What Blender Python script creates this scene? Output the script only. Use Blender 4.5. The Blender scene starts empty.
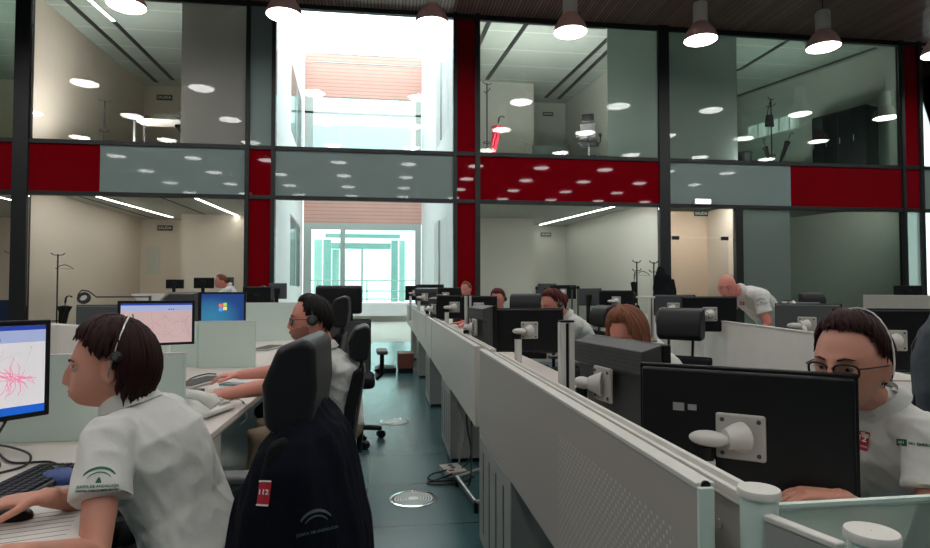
import bpy, math, random
from mathutils import Vector, Matrix, noise
from mathutils.bvhtree import BVHTree
random.seed(7)
PI = math.pi
sc = bpy.context.scene
COL = sc.collection
V = Vector

# ---------------------------------------------------------------- camera maths (930 x 548 photo)
F, CX, CY, H = 590.0, 465.0, 274.0, 1.3
YAW = math.atan((465-387)/F*math.cos(math.atan(18/F))); PIT = math.atan(18/F)
_f0 = (math.sin(YAW), math.cos(YAW)); CR = V((math.cos(YAW), -math.sin(YAW), 0))
CF = V((_f0[0]*math.cos(PIT), _f0[1]*math.cos(PIT), math.sin(PIT)))
CU = V((-_f0[0]*math.sin(PIT), -_f0[1]*math.sin(PIT), math.cos(PIT)))
def ray(px, py): return CF + CR*((px-CX)/F) + CU*((CY-py)/F)
def atD(px, py, d): r = ray(px, py)*d; return V((r.x, r.y, H+r.z))
def atY(px, py, Y): r = ray(px, py); t = Y/r.y; return V((r.x*t, Y, H+r.z*t))
def atZ(px, py, Z): r = ray(px, py); t = (Z-H)/r.z; return V((r.x*t, r.y*t, Z))
cam = bpy.data.cameras.new('camera'); co = bpy.data.objects.new('camera', cam); COL.objects.link(co)
co.matrix_world = Matrix.Translation((0, 0, H)) @ Matrix((CR, CU, -CF)).transposed().to_4x4()
cam.sensor_width = 36; cam.lens = 36*F/930; cam.clip_start = .05; cam.clip_end = 300
sc.camera = co

# ---------------------------------------------------------------- materials
MATS = {}
def mat(name, col, rough=.5, metal=0, bump=0, bscale=40, var=.06, vscale=6, emit=0, spec=.5, stretch=None, sheen=0, sss=0, coat=0):
    if name in MATS: return MATS[name]
    m = bpy.data.materials.new(name); m.use_nodes = True; nt = m.node_tree; N = nt.nodes; L = nt.links
    b = N['Principled BSDF']
    b.inputs['Roughness'].default_value = rough; b.inputs['Metallic'].default_value = metal
    b.inputs['Specular IOR Level'].default_value = spec
    if coat: b.inputs['Coat Weight'].default_value = coat; b.inputs['Coat Roughness'].default_value = .03
    if sheen: b.inputs['Sheen Weight'].default_value = sheen
    if sss: b.inputs['Subsurface Weight'].default_value = sss; b.inputs['Subsurface Scale'].default_value = .01
    tc = N.new('ShaderNodeTexCoord'); mp = N.new('ShaderNodeMapping'); L.new(tc.outputs['Object'], mp.inputs[0])
    if stretch: mp.inputs['Scale'].default_value = stretch
    nz = N.new('ShaderNodeTexNoise'); nz.inputs['Scale'].default_value = vscale; nz.inputs['Detail'].default_value = 4
    L.new(mp.outputs[0], nz.inputs[0])
    mx = N.new('ShaderNodeMix'); mx.data_type = 'RGBA'
    c = V(col[:3])
    mx.inputs[6].default_value = (*(c*(1-var)), 1); mx.inputs[7].default_value = (*(V([min(1, x) for x in c*(1+var)])), 1)
    L.new(nz.outputs[0], mx.inputs[0]); L.new(mx.outputs[2], b.inputs['Base Color'])
    if bump:
        n2 = N.new('ShaderNodeTexNoise'); n2.inputs['Scale'].default_value = bscale; n2.inputs['Detail'].default_value = 3
        L.new(mp.outputs[0], n2.inputs[0])
        bp = N.new('ShaderNodeBump'); bp.inputs['Strength'].default_value = bump; bp.inputs['Distance'].default_value = .01
        L.new(n2.outputs[0], bp.inputs['Height']); L.new(bp.outputs[0], b.inputs['Normal'])
    if emit:
        b.inputs['Emission Strength'].default_value = emit; L.new(mx.outputs[2], b.inputs['Emission Color'])
    MATS[name] = m; return m
def srgb(r, g, b):
    f = lambda c: ((c/255+.055)/1.055)**2.4 if c > 10 else c/255/12.92
    return (f(r), f(g), f(b))
def glassmat(name, tint, refl_mix=1.0, film=None, filmw=0, ior=1.36):
    m = bpy.data.materials.new(name); m.use_nodes = True; nt = m.node_tree; N = nt.nodes; L = nt.links
    N.remove(N['Principled BSDF']); out = N['Material Output']
    tr = N.new('ShaderNodeBsdfTransparent'); tr.inputs[0].default_value = (*tint, 1)
    gl = N.new('ShaderNodeBsdfGlossy'); gl.inputs['Roughness'].default_value = .0; gl.inputs[0].default_value = (1, 1, 1, 1)
    fr = N.new('ShaderNodeFresnel'); fr.inputs['IOR'].default_value = ior
    mx = N.new('ShaderNodeMixShader'); L.new(fr.outputs[0], mx.inputs[0])
    base = tr.outputs[0]
    if film:
        tl = N.new('ShaderNodeBsdfTranslucent'); tl.inputs[0].default_value = (*film, 1)
        df = N.new('ShaderNodeBsdfDiffuse'); df.inputs[0].default_value = (*film, 1)
        nz = N.new('ShaderNodeTexNoise'); nz.inputs['Scale'].default_value = .8; nz.inputs['Detail'].default_value = 0
        mr = N.new('ShaderNodeMapRange'); mr.inputs['To Min'].default_value = max(0, filmw-.08); mr.inputs['To Max'].default_value = min(1, filmw+.08)
        L.new(nz.outputs[0], mr.inputs[0])
        m1 = N.new('ShaderNodeMixShader'); m1.inputs[0].default_value = .45
        L.new(tl.outputs[0], m1.inputs[1]); L.new(df.outputs[0], m1.inputs[2])
        m2 = N.new('ShaderNodeMixShader'); L.new(mr.outputs[0], m2.inputs[0]); L.new(tr.outputs[0], m2.inputs[1]); L.new(m1.outputs[0], m2.inputs[2])
        base = m2.outputs[0]
    L.new(base, mx.inputs[1]); L.new(gl.outputs[0], mx.inputs[2]); L.new(mx.outputs[0], out.inputs[0])
    MATS[name] = m; return m

M_black = mat('black_plastic', (.006, .0065, .008), .38, spec=.3, bump=.02, bscale=300)
M_blackm = mat('black_matte', (.014, .015, .017), .6, bump=.05, bscale=200)
M_blackfab = mat('black_fabric', (.008, .009, .011), .9, bump=.4, bscale=250, spec=.2)
M_leather = mat('black_leather', (.010, .011, .013), .42, spec=.35, bump=.15, bscale=120)
M_greyp = mat('grey_plastic', srgb(78, 80, 80), .5, bump=.05, bscale=200)
M_dgrey = mat('dark_grey_plastic', srgb(62, 65, 66), .45, bump=.05, bscale=200)
M_lgrey = mat('light_grey_plastic', srgb(178, 176, 170), .45, bump=.03, bscale=100)
M_whitep = mat('white_plastic', srgb(205, 204, 198), .4, bump=.02, bscale=100)
M_metalw = mat('white_painted_metal', srgb(186, 184, 177), .4, bump=.02, bscale=90)
M_alu = mat('aluminium', srgb(200, 200, 196), .32, 1.0, bump=.03, bscale=60, stretch=(1, 1, .1))
M_chrome = mat('chrome', (.75, .75, .75), .12, 1.0)
M_frame = mat('dark_steel_frame', srgb(46, 49, 49), .45, .3)
M_red = mat('red_glass_panel', srgb(128, 4, 18), .03, coat=0, spec=.22, var=.04, vscale=1)
M_grey = mat('grey_glass_panel', srgb(138, 154, 152), .03, coat=0, spec=.22, var=.04, vscale=1)
M_cream = mat('cream_plaster', srgb(222, 210, 196), .8, bump=.05, bscale=60, var=.02)
M_greenw = mat('cool_white_plaster', srgb(204, 208, 200), .8, bump=.05, bscale=60, var=.02)
M_white = mat('white_render', srgb(240, 240, 240), .8, bump=.05, bscale=30, var=.01)
M_ceil = mat('white_metal_ceiling', srgb(200, 206, 200), .6, var=.02)
M_dark = mat('dark_plaster', srgb(70, 76, 75), .8)
M_desk = mat('white_laminate', srgb(208, 200, 194), .38, bump=.02, bscale=80, var=.03)
M_divd = mat('mint_screen_board', srgb(204, 222, 213), .45, var=.03)
M_carpet = mat('grey_room_carpet', srgb(96, 96, 92), .95, bump=.3, bscale=200)
M_tile = mat('pale_paving', srgb(205, 200, 188), .6, var=.08, vscale=2)
M_lens = mat('lamp_lens', (1, .985, .95), .4, emit=23, var=.01)
M_strip = mat('light_strip', (1, .97, .92), .4, emit=20, var=.01)
M_dome = mat('lamp_dome', srgb(214, 176, 170), .35, .0, bump=.02, bscale=30)
M_housing = mat('lamp_housing', srgb(236, 234, 230), .4, .0)
M_navy = mat('navy_cloth', srgb(13, 16, 26), .95, bump=.5, bscale=30, spec=.1)
M_denim = mat('grey_blue_cloth', srgb(62, 70, 76), .9, bump=.5, bscale=35)
M_polo = mat('white_polo_cloth', srgb(206, 208, 203), .85, bump=.35, bscale=18, sheen=.1, var=.03)
M_khaki = mat('khaki_cloth', srgb(142, 124, 104), .9, bump=.4, bscale=30)
M_trous = mat('dark_trouser_cloth', srgb(28, 30, 36), .9, bump=.4, bscale=30)
M_wood = mat('reddish_wood', srgb(110, 62, 50), .5, bump=.1, bscale=20, stretch=(1, 8, 8))
M_green = mat('green_print', srgb(20, 96, 68), .7)
M_redp = mat('red_print', srgb(178, 20, 44), .6)
M_whp = mat('white_print', srgb(232, 230, 226), .7)
M_greyprint = mat('grey_print', srgb(110, 125, 130), .7)
M_blue = mat('blue_plastic', srgb(38, 66, 128), .4)
M_paper = mat('paper', srgb(214, 210, 204), .8, var=.02)
M_brolly = mat('umbrella_cloth', srgb(16, 18, 16), .7, bump=.3, bscale=60)
M_rbrolly = mat('red_umbrella_cloth', srgb(150, 14, 40), .7, bump=.3, bscale=60)
M_rub = mat('black_cable_rubber', (.01, .01, .011), .5)
M_gcab = mat('grey_cable_rubber', srgb(120, 118, 112), .5)
M_lips = mat('lips', srgb(150, 72, 68), .45)
M_eye = mat('eye_white', srgb(168, 158, 152), .2)
M_iris = mat('eye_iris', srgb(36, 24, 18), .15)
M_yel = mat('yellow_lining', srgb(170, 130, 50), .8)
M_sign = mat('sign_green', srgb(52, 62, 56), .5)
G_clear = glassmat('clear_glass', (.955, .965, .95))
G_court = glassmat('courtyard_glass', (.95, .975, .965))
G_teal = glassmat('teal_glass', (.50, .68, .66))
G_cyan = glassmat('cyan_bridge_glass', (.78, .91, .89))
G_film = glassmat('mint_filmed_glass', (.80, .90, .86), film=(.50, .60, .56), filmw=.62)
G_filmw = glassmat('white_filmed_glass', (.88, .88, .84), film=(.72, .72, .68), filmw=.72)
G_dark = glassmat('smoked_glass', (.74, .82, .78))
G_divid = glassmat('mint_divider_glass', (.78, .88, .83), film=(.68, .80, .74), filmw=.5)
G_spec = glassmat('spectacle_glass', (.96, .97, .97))

def wood_ceiling():
    m = bpy.data.materials.new('dark_wood_slats'); m.use_nodes = True; nt = m.node_tree; N = nt.nodes; L = nt.links
    b = N['Principled BSDF']; b.inputs['Roughness'].default_value = .38
    tc = N.new('ShaderNodeTexCoord')
    sp = N.new('ShaderNodeSeparateXYZ'); L.new(tc.outputs['Object'], sp.inputs[0])
    mu = N.new('ShaderNodeMath'); mu.operation = 'MULTIPLY'; mu.inputs[1].default_value = 1/.09; L.new(sp.outputs[0], mu.inputs[0])
    fr = N.new('ShaderNodeMath'); fr.operation = 'FRACT'; L.new(mu.outputs[0], fr.inputs[0])
    gt = N.new('ShaderNodeMath'); gt.operation = 'GREATER_THAN'; gt.inputs[1].default_value = .2; L.new(fr.outputs[0], gt.inputs[0])
    fl = N.new('ShaderNodeMath'); fl.operation = 'FLOOR'; L.new(mu.outputs[0], fl.inputs[0])
    wn = N.new('ShaderNodeTexWhiteNoise'); wn.noise_dimensions = '1D'; L.new(fl.outputs[0], wn.inputs['W'])
    mp = N.new('ShaderNodeMapping'); mp.inputs['Scale'].default_value = (14, .8, 1); L.new(tc.outputs['Object'], mp.inputs[0])
    nz = N.new('ShaderNodeTexNoise'); nz.inputs['Scale'].default_value = 2; nz.inputs['Detail'].default_value = 6; L.new(mp.outputs[0], nz.inputs[0])
    ad = N.new('ShaderNodeMath'); ad.operation = 'ADD'; L.new(nz.outputs[0], ad.inputs[0]); L.new(wn.outputs[0], ad.inputs[1])
    cr = N.new('ShaderNodeMapRange'); cr.inputs['From Max'].default_value = 2; L.new(ad.outputs[0], cr.inputs[0])
    mx = N.new('ShaderNodeMix'); mx.data_type = 'RGBA'; mx.inputs[6].default_value = (*srgb(168, 112, 106), 1); mx.inputs[7].default_value = (*srgb(222, 168, 156), 1)
    L.new(cr.outputs[0], mx.inputs[0])
    m2 = N.new('ShaderNodeMix'); m2.data_type = 'RGBA'; m2.inputs[6].default_value = (*srgb(22, 12, 12), 1); L.new(gt.outputs[0], m2.inputs[0]); L.new(mx.outputs[2], m2.inputs[7])
    L.new(m2.outputs[2], b.inputs['Base Color'])
    bp = N.new('ShaderNodeBump'); bp.inputs['Distance'].default_value = .01; L.new(gt.outputs[0], bp.inputs['Height']); L.new(bp.outputs[0], b.inputs['Normal'])
    return m
def lines_mat(name, base, line, px, py, w, rough, axes=(0, 1), off=(0, 0), bump=.3, spec=.5, nscale=1.5, var=.1):
    """surface with seams on a grid: period px, py metres on two axes"""
    m = bpy.data.materials.new(name); m.use_nodes = True; nt = m.node_tree; N = nt.nodes; L = nt.links
    b = N['Principled BSDF']; b.inputs['Roughness'].default_value = rough; b.inputs['Specular IOR Level'].default_value = spec
    tc = N.new('ShaderNodeTexCoord'); sp = N.new('ShaderNodeSeparateXYZ'); L.new(tc.outputs['Object'], sp.inputs[0])
    outs = []
    for ax, p, o in ((axes[0], px, off[0]), (axes[1], py, off[1])):
        if not p: continue
        a = N.new('ShaderNodeMath'); a.operation = 'MULTIPLY_ADD'; a.inputs[1].default_value = 1/p; a.inputs[2].default_value = -o/p+50; L.new(sp.outputs[ax], a.inputs[0])
        f = N.new('ShaderNodeMath'); f.operation = 'FRACT'; L.new(a.outputs[0], f.inputs[0])
        g = N.new('ShaderNodeMath'); g.operation = 'LESS_THAN'; g.inputs[1].default_value = w/p; L.new(f.outputs[0], g.inputs[0]); outs.append(g)
    o = outs[0].outputs[0]
    if len(outs) > 1:
        mxm = N.new('ShaderNodeMath'); mxm.operation = 'MAXIMUM'; L.new(o, mxm.inputs[0]); L.new(outs[1].outputs[0], mxm.inputs[1]); o = mxm.outputs[0]
    nz = N.new('ShaderNodeTexNoise'); nz.inputs['Scale'].default_value = nscale; nz.inputs['Detail'].default_value = 5; L.new(tc.outputs['Object'], nz.inputs[0])
    c = V(base)
    m1 = N.new('ShaderNodeMix'); m1.data_type = 'RGBA'; m1.inputs[6].default_value = (*(c*(1-var)), 1); m1.inputs[7].default_value = (*(c*(1+var)), 1); L.new(nz.outputs[0], m1.inputs[0])
    m2 = N.new('ShaderNodeMix'); m2.data_type = 'RGBA'; L.new(o, m2.inputs[0]); L.new(m1.outputs[2], m2.inputs[6]); m2.inputs[7].default_value = (*line, 1)
    L.new(m2.outputs[2], b.inputs['Base Color'])
    if bump:
        bp = N.new('ShaderNodeBump'); bp.invert = True; bp.inputs['Distance'].default_value = .004; bp.inputs['Strength'].default_value = bump; L.new(o, bp.inputs['Height']); L.new(bp.outputs[0], b.inputs['Normal'])
    return m
M_wceil = wood_ceiling()
M_floor = lines_mat('teal_rubber_floor', srgb(62, 96, 99), srgb(18, 28, 30), 1.2, .72, .010, .24, off=(-.13, 3.33), var=.06)
M_slatw = lines_mat('pink_wood_cladding', srgb(206, 160, 148), srgb(170, 120, 104), 0, .16, .02, .6, axes=(0, 2))
M_louv = lines_mat('white_ceiling_louvre', srgb(240, 240, 240), srgb(190, 200, 198), 0, .3, .05, .6, axes=(0, 1))
M_rceil = lines_mat('panel_ceiling', srgb(172, 184, 176), srgb(205, 212, 206), 0, 1.25, .05, .5, axes=(0, 1), bump=0)

def dots_mat():
    """grey panel with a field of small perforations near its end"""
    m = bpy.data.materials.new('perforated_grey_panel'); m.use_nodes = True; nt = m.node_tree; N = nt.nodes; L = nt.links
    b = N['Principled BSDF']; b.inputs['Roughness'].default_value = .4
    tc = N.new('ShaderNodeTexCoord'); sp = N.new('ShaderNodeSeparateXYZ'); L.new(tc.outputs['Object'], sp.inputs[0])
    def M(op, a, b_=None, c=None):
        n = N.new('ShaderNodeMath'); n.operation = op
        for i, x in enumerate((a, b_, c)):
            if x is None: continue
            if isinstance(x, (int, float)): n.inputs[i].default_value = x
            else: L.new(x, n.inputs[i])
        return n.outputs[0]
    y, z = sp.outputs[1], sp.outputs[2]
    u = M('MULTIPLY', M('ADD', y, z), 1/.024); w = M('MULTIPLY', M('SUBTRACT', y, z), 1/.024)
    du = M('SUBTRACT', M('FRACT', M('ADD', u, 50)), .5); dw = M('SUBTRACT', M('FRACT', M('ADD', w, 50)), .5)
    r = M('ADD', M('MULTIPLY', du, du), M('MULTIPLY', dw, dw))
    dot = M('LESS_THAN', r, .05)
    inside = M('MULTIPLY', M('MULTIPLY', M('GREATER_THAN', y, .95), M('LESS_THAN', y, 1.62)), M('MULTIPLY', M('GREATER_THAN', z, .60), M('LESS_THAN', z, .905)))
    k = M('MULTIPLY', dot, inside)
    mx = N.new('ShaderNodeMix'); mx.data_type = 'RGBA'; L.new(k, mx.inputs[0])
    mx.inputs[6].default_value = (*srgb(172, 166, 160), 1); mx.inputs[7].default_value = (*srgb(206, 201, 195), 1)
    L.new(mx.outputs[2], b.inputs['Base Color'])
    return m
M_panel = dots_mat()
M_panel2 = mat('grey_lacquered_panel', srgb(198, 194, 186), .38, bump=.02, bscale=4, var=.02)
M_ped = mat('grey_pedestal_metal', srgb(150, 152, 148), .45, var=.03)

def skin_mat(name, col):
    return mat(name, col, .48, bump=.06, bscale=220, var=.07, vscale=9, sss=.08)
SK1 = skin_mat('warm_skin', srgb(196, 138, 118)); SK2 = skin_mat('pink_skin', srgb(206, 136, 120)); SK3 = skin_mat('ruddy_skin', srgb(206, 132, 118))
def hair_mat(name, col): return mat(name, col, .6, spec=.2, bump=.4, bscale=60, var=.4, vscale=40, stretch=(1, 1, .15))
HR_aub = hair_mat('dark_auburn_hair', srgb(40, 11, 13)); HR_blk = hair_mat('black_brown_hair', srgb(24, 18, 18))
HR_blo = hair_mat('light_brown_hair', srgb(122, 78, 58)); HR_red = hair_mat('reddish_hair', srgb(84, 34, 34)); HR_dk = hair_mat('dark_brown_hair', srgb(44, 28, 28))

# ---------------------------------------------------------------- mesh builder
class MB:
    def __init__(s): s.v = []; s.f = []; s.mi = []; s.cur = 0
    def add(s, vs, fs, M=None):
        n = len(s.v)
        s.v += [tuple(M @ V(p)) if M else tuple(p) for p in vs]
        s.f += [tuple(i+n for i in f) for f in fs]; s.mi += [s.cur]*len(fs); return s
    def box(s, x0, y0, z0, x1, y1, z1, M=None):
        x0, x1 = sorted((x0, x1)); y0, y1 = sorted((y0, y1)); z0, z1 = sorted((z0, z1))
        vs = [(x0, y0, z0), (x1, y0, z0), (x1, y1, z0), (x0, y1, z0), (x0, y0, z1), (x1, y0, z1), (x1, y1, z1), (x0, y1, z1)]
        return s.add(vs, [(0, 3, 2, 1), (4, 5, 6, 7), (0, 1, 5, 4), (1, 2, 6, 5), (2, 3, 7, 6), (3, 0, 4, 7)], M)
    def cbox(s, c, sz, M=None):
        return s.box(c[0]-sz[0]/2, c[1]-sz[1]/2, c[2]-sz[2]/2, c[0]+sz[0]/2, c[1]+sz[1]/2, c[2]+sz[2]/2, M)
    def tube(s, pts, r, n=10, M=None, closed=False, flat=1.0, up=None):
        pts = [V(p) for p in pts]; rs = r if isinstance(r, (list, tuple)) else [r]*len(pts)
        vs = []; fs = []; prev = None
        for i, p in enumerate(pts):
            if closed: t = (pts[(i+1) % len(pts)]-pts[i-1])
            else: t = pts[min(i+1, len(pts)-1)]-pts[max(i-1, 0)]
            t = t.normalized() if t.length > 1e-9 else V((0, 0, 1))
            a = V(up) if up is not None else (prev if prev is not None else (V((0, 0, 1)) if abs(t.z) < .9 else V((1, 0, 0))))
            b = a - t*a.dot(t)
            if b.length < 1e-6: b = t.orthogonal()
            b.normalize(); prev = b; c = t.cross(b)
            for k in range(n):
                an = 2*PI*k/n; vs.append(p + (b*math.cos(an)*flat + c*math.sin(an))*rs[i])
        m = len(pts); last = m if closed else m-1
        for i in range(last):
            for k in range(n):
                j = (i+1) % m
                fs.append((i*n+k, i*n+(k+1) % n, j*n+(k+1) % n, j*n+k))
        if not closed: fs.append(tuple(reversed(range(n)))); fs.append(tuple(range((m-1)*n, m*n)))
        return s.add(vs, fs, M)
    def cyl(s, p0, p1, r0, r1=None, n=20, M=None): return s.tube([p0, p1], [r0, r0 if r1 is None else r1], n, M)
    def lathe(s, prof, n=28, M=None, closed=False):
        vs = []; fs = []
        for r, z in prof:
            for k in range(n): a = 2*PI*k/n; vs.append((r*math.cos(a), r*math.sin(a), z))
        m = len(prof)
        for i in range(m-1 + (1 if closed else 0)):
            for k in range(n):
                j = (i+1) % m; fs.append((i*n+k, i*n+(k+1) % n, j*n+(k+1) % n, j*n+k))
        if not closed: fs.append(tuple(reversed(range(n)))); fs.append(tuple(range((m-1)*n, m*n)))
        return s.add(vs, fs, M)
    def prism(s, poly, axis, a, b, M=None):
        """poly 2D extruded along axis from a to b. axis 0: (y,z); 1: (x,z); 2: (x,y)"""
        def P(u, w, t): return {0: (t, u, w), 1: (u, t, w), 2: (u, w, t)}[axis]
        n = len(poly); vs = [P(u, w, a) for u, w in poly]+[P(u, w, b) for u, w in poly]
        fs = [tuple(range(n)), tuple(reversed(range(n, 2*n)))]+[(i, (i+1) % n+0, (i+1) % n+n, i+n) for i in range(n)]
        return s.add(vs, fs, M)
    def wall(s, p, q, z0, z1, th):
        """upright slab from p to q (xy), thickness th to the side of its normal"""
        d = V((q[0]-p[0], q[1]-p[1])); nrm = V((-d.y, d.x)).normalized()*th
        poly = [(p[0], p[1]), (q[0], q[1]), (q[0]+nrm.x, q[1]+nrm.y), (p[0]+nrm.x, p[1]+nrm.y)]
        return s.prism(poly, 2, z0, z1)
    def sph(s, c, r, n=16, m=10, M=None):
        r = r if isinstance(r, (tuple, list)) else (r, r, r)
        vs = []; fs = []
        for i in range(1, m):
            ph = PI*i/m
            for k in range(n): a = 2*PI*k/n; vs.append((c[0]+r[0]*math.sin(ph)*math.cos(a), c[1]+r[1]*math.sin(ph)*math.sin(a), c[2]+r[2]*math.cos(ph)))
        for i in range(m-2):
            for k in range(n): fs.append((i*n+k, (i+1)*n+k, (i+1)*n+(k+1) % n, i*n+(k+1) % n))
        t = len(vs); vs += [(c[0], c[1], c[2]+r[2]), (c[0], c[1], c[2]-r[2])]
        for k in range(n): fs.append((t, k, (k+1) % n)); fs.append((t+1, (m-2)*n+(k+1) % n, (m-2)*n+k))
        return s.add(vs, fs, M)
    def build(s, name, m, parent=None, bevel=0, smooth=None, solid=0, segs=2):
        me = bpy.data.meshes.new(name); me.from_pydata(s.v, [], s.f)
        for mm in (m if isinstance(m, (list, tuple)) else [m]): me.materials.append(mm)
        me.polygons.foreach_set('material_index', s.mi)
        me.validate(); me.update()
        import bmesh
        bm = bmesh.new(); bm.from_mesh(me); bmesh.ops.recalc_face_normals(bm, faces=bm.faces); bm.to_mesh(me); bm.free()
        o = bpy.data.objects.new(name, me); COL.objects.link(o)
        if parent is not None: o.parent = parent
        if smooth is None or smooth:
            me.polygons.foreach_set('use_smooth', [True]*len(me.polygons))
            me.set_sharp_from_angle(angle=math.radians(38 if smooth is None else smooth))
        if bevel:
            b = o.modifiers.new('b', 'BEVEL'); b.width = bevel; b.segments = segs; b.limit_method = 'ANGLE'; b.angle_limit = math.radians(40)
            b.harden_normals = True
        return o
def RZ(a, loc=(0, 0, 0)): return Matrix.Translation(loc) @ Matrix.Rotation(a, 4, 'Z')

LABELS = set()
def tag(o, label, cat, group=None, kind=None):
    o['label'] = label; o['category'] = cat
    if group: o['group'] = group
    if kind: o['kind'] = kind
    return o
def empty(name, loc=(0, 0, 0), rz=0, label=None, cat=None, group=None, kind=None):
    o = bpy.data.objects.new(name, None); COL.objects.link(o); o.location = loc; o.rotation_euler = (0, 0, rz); o.empty_display_size = .1
    if label: tag(o, label, cat, group)
    if kind: o['kind'] = kind
    return o
def struct(o): o['kind'] = 'structure'; return o
def copy_tree(o, parent=None):
    c = o.copy(); COL.objects.link(c); c.parent = parent
    for ch in list(KIDS(o)): copy_tree(ch, c)
    return c
def KIDS(o): return [x for x in COL.objects if x.parent == o]
def text_mesh(txt, size, bold=0, align='CENTER'):
    cu = bpy.data.curves.new('t', 'FONT'); cu.body = txt; cu.size = size; cu.align_x = align; cu.align_y = 'CENTER'; cu.offset = bold; cu.resolution_u = 2
    o = bpy.data.objects.new('t', cu); COL.objects.link(o)
    dg = bpy.context.evaluated_depsgraph_get(); me = bpy.data.meshes.new_from_object(o.evaluated_get(dg))
    vs = [tuple(v.co) for v in me.vertices]; fs = [tuple(p.vertices) for p in me.polygons]
    bpy.data.objects.remove(o); bpy.data.meshes.remove(me); bpy.data.curves.remove(cu)
    return vs, fs

# ================================================================= THE SETTING
def hit(px, py, P, Q):
    """point where the sight line meets the upright plane through P and Q"""
    d = V((Q[0]-P[0], Q[1]-P[1])); n = V((-d.y, d.x)); r = ray(px, py)
    t = (P[0]*n.x+P[1]*n.y)/(r.x*n.x+r.y*n.y); return V((r.x*t, r.y*t, H+r.z*t))
ZT, ZM, ZL = 8.74, 4.98, 3.71       # heights of the three facade transoms
FY = 15.5
struct(MB().box(-14, -9, -.12, 18.6, FY+.1, 0).build('floor', M_floor, smooth=0))
struct(MB().box(-14, -9, ZT+.03, 18.6, FY+.3, ZT+.2).build('ceiling', M_wceil, smooth=0))
struct(MB().box(-14.2, -9, 0, -14, FY, ZT+.1).build('wall_left', M_dark, smooth=0))
struct(MB().box(18.6, -9, 0, 18.8, FY, ZT+.1).build('wall_right', M_dark, smooth=0))
struct(MB().box(-14, -9.2, 0, 18.6, -9, ZT+.1).build('wall_back', M_dark, smooth=0))

mull = [(-14, -13.9), (-8.97, -8.63), (-3.58, -3.48), (-2.94, -2.84), (1.73, 1.83), (2.32, 2.45), (7.5, 7.8), (15.06, 15.16), (15.65, 15.76), (18.5, 18.6)]
fac = empty('wall_front', (0, FY, 0), kind='structure')
for a, b in mull:
    MB().box(a, -.07, 0, b, .12, ZT+.03).build('mullion', M_frame, fac, smooth=0)
MB().box(9.75, -.05, 0, 9.97, .1, ZL).build('mullion', M_frame, fac, smooth=0)
for z, h in ((ZL, .1), (ZM, .1), (ZT-.05, .12)):
    for (a, b), (c, d) in zip(mull[:-1], mull[1:]):
        MB().box(b, -.04, z-h/2, c, .1, z+h/2).build('transom', M_frame, fac, smooth=0)
def span(x0, x1, z0, z1, m, nm='spandrel_panel'):
    return MB().box(x0, .0, z0, x1, .05, z1).build(nm, m, fac, smooth=0)
s0, s1 = ZL+.05, ZM-.05
span(-13.9, -8.97, s0, s1, M_red); span(-8.63, -7.03, s0, s1, M_red); span(-7.02, -3.58, s0, s1, M_grey)
span(-3.48, -2.94, s0, s1, M_red); span(-2.84, 1.73, s0, s1, M_grey); span(1.83, 2.32, s0, s1, M_red)
span(2.45, 7.5, s0, s1, M_red); span(7.8, 11.49, s0, s1, M_grey); span(11.5, 15.06, s0, s1, M_red)
span(15.16, 15.65, s0, s1, M_red); span(15.76, 18.5, s0, s1, M_grey)
span(-3.48, -2.94, 0, s0-.1, M_red); span(-3.48, -2.94, s1+.1, ZT-.1, M_grey)
span(1.83, 2.32, 0, s0-.1, M_red); span(1.83, 2.32, s1+.1, ZT-.1, M_red); span(15.16, 15.65, s1+.1, ZT-.1, M_red)
u0, u1 = ZM+.05, ZT-.11; l1 = ZL-.05
k = [0]
def win(parts, z0, z1):
    k[0] += 1
    w = empty('window_%d' % k[0], (0, FY, 0), kind='structure')
    for x0, x1, m in parts:
        MB().box(x0+.004, .02, z0, x1-.004, .032, z1).build('pane', m, w, smooth=0)
    return w
xf = atY(181, 60, FY).x; xg = atY(607.5, 60, FY).x; xh = atY(737, 60, FY).x; xi = atY(791, 260, FY).x
win([(-13.9, -8.97, G_dark)], u0, u1); win([(-8.63, xf, G_clear), (xf, -3.58, G_filmw)], u0, u1)
win([(-2.84, 1.73, G_court)], u0, u1); win([(2.45, xg, G_clear), (xg, 7.5, G_film)], u0, u1)
win([(7.8, xh, G_film), (xh, 15.06, G_dark)], u0, u1); win([(15.76, 18.5, G_court)], u0, u1)
win([(-13.9, -8.97, G_clear)], 0, l1); win([(-8.63, -3.58, G_clear)], 0, l1); win([(-2.84, 1.73, G_court)], 0, l1)
win([(2.45, 7.5, G_clear)], 0, l1); win([(9.97, xi, G_film), (xi, 15.06, G_dark)], 0, l1)
win([(15.16, 15.65, G_film)], 0, l1); win([(15.76, 18.5, G_court)], 0, l1)
d1 = empty('door_1', (0, FY, 0), kind='structure')
MB().box(7.82, .02, 2.84, 9.73, .032, l1).build('transom_pane', G_clear, d1, smooth=0)
MB().box(7.86, .02, .02, 9.55, .032, 2.82).build('leaf', G_clear, d1, smooth=0)
for x in (7.98, 9.45): MB().box(x-.1, -.01, 2.76, x+.1, .06, 2.86).build('pivot_fitting', M_frame, d1, bevel=.005)
MB().cyl((9.35, -.06, .9), (9.35, -.06, 1.5), .015).build('pull_handle', M_alu, d1)

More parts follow.
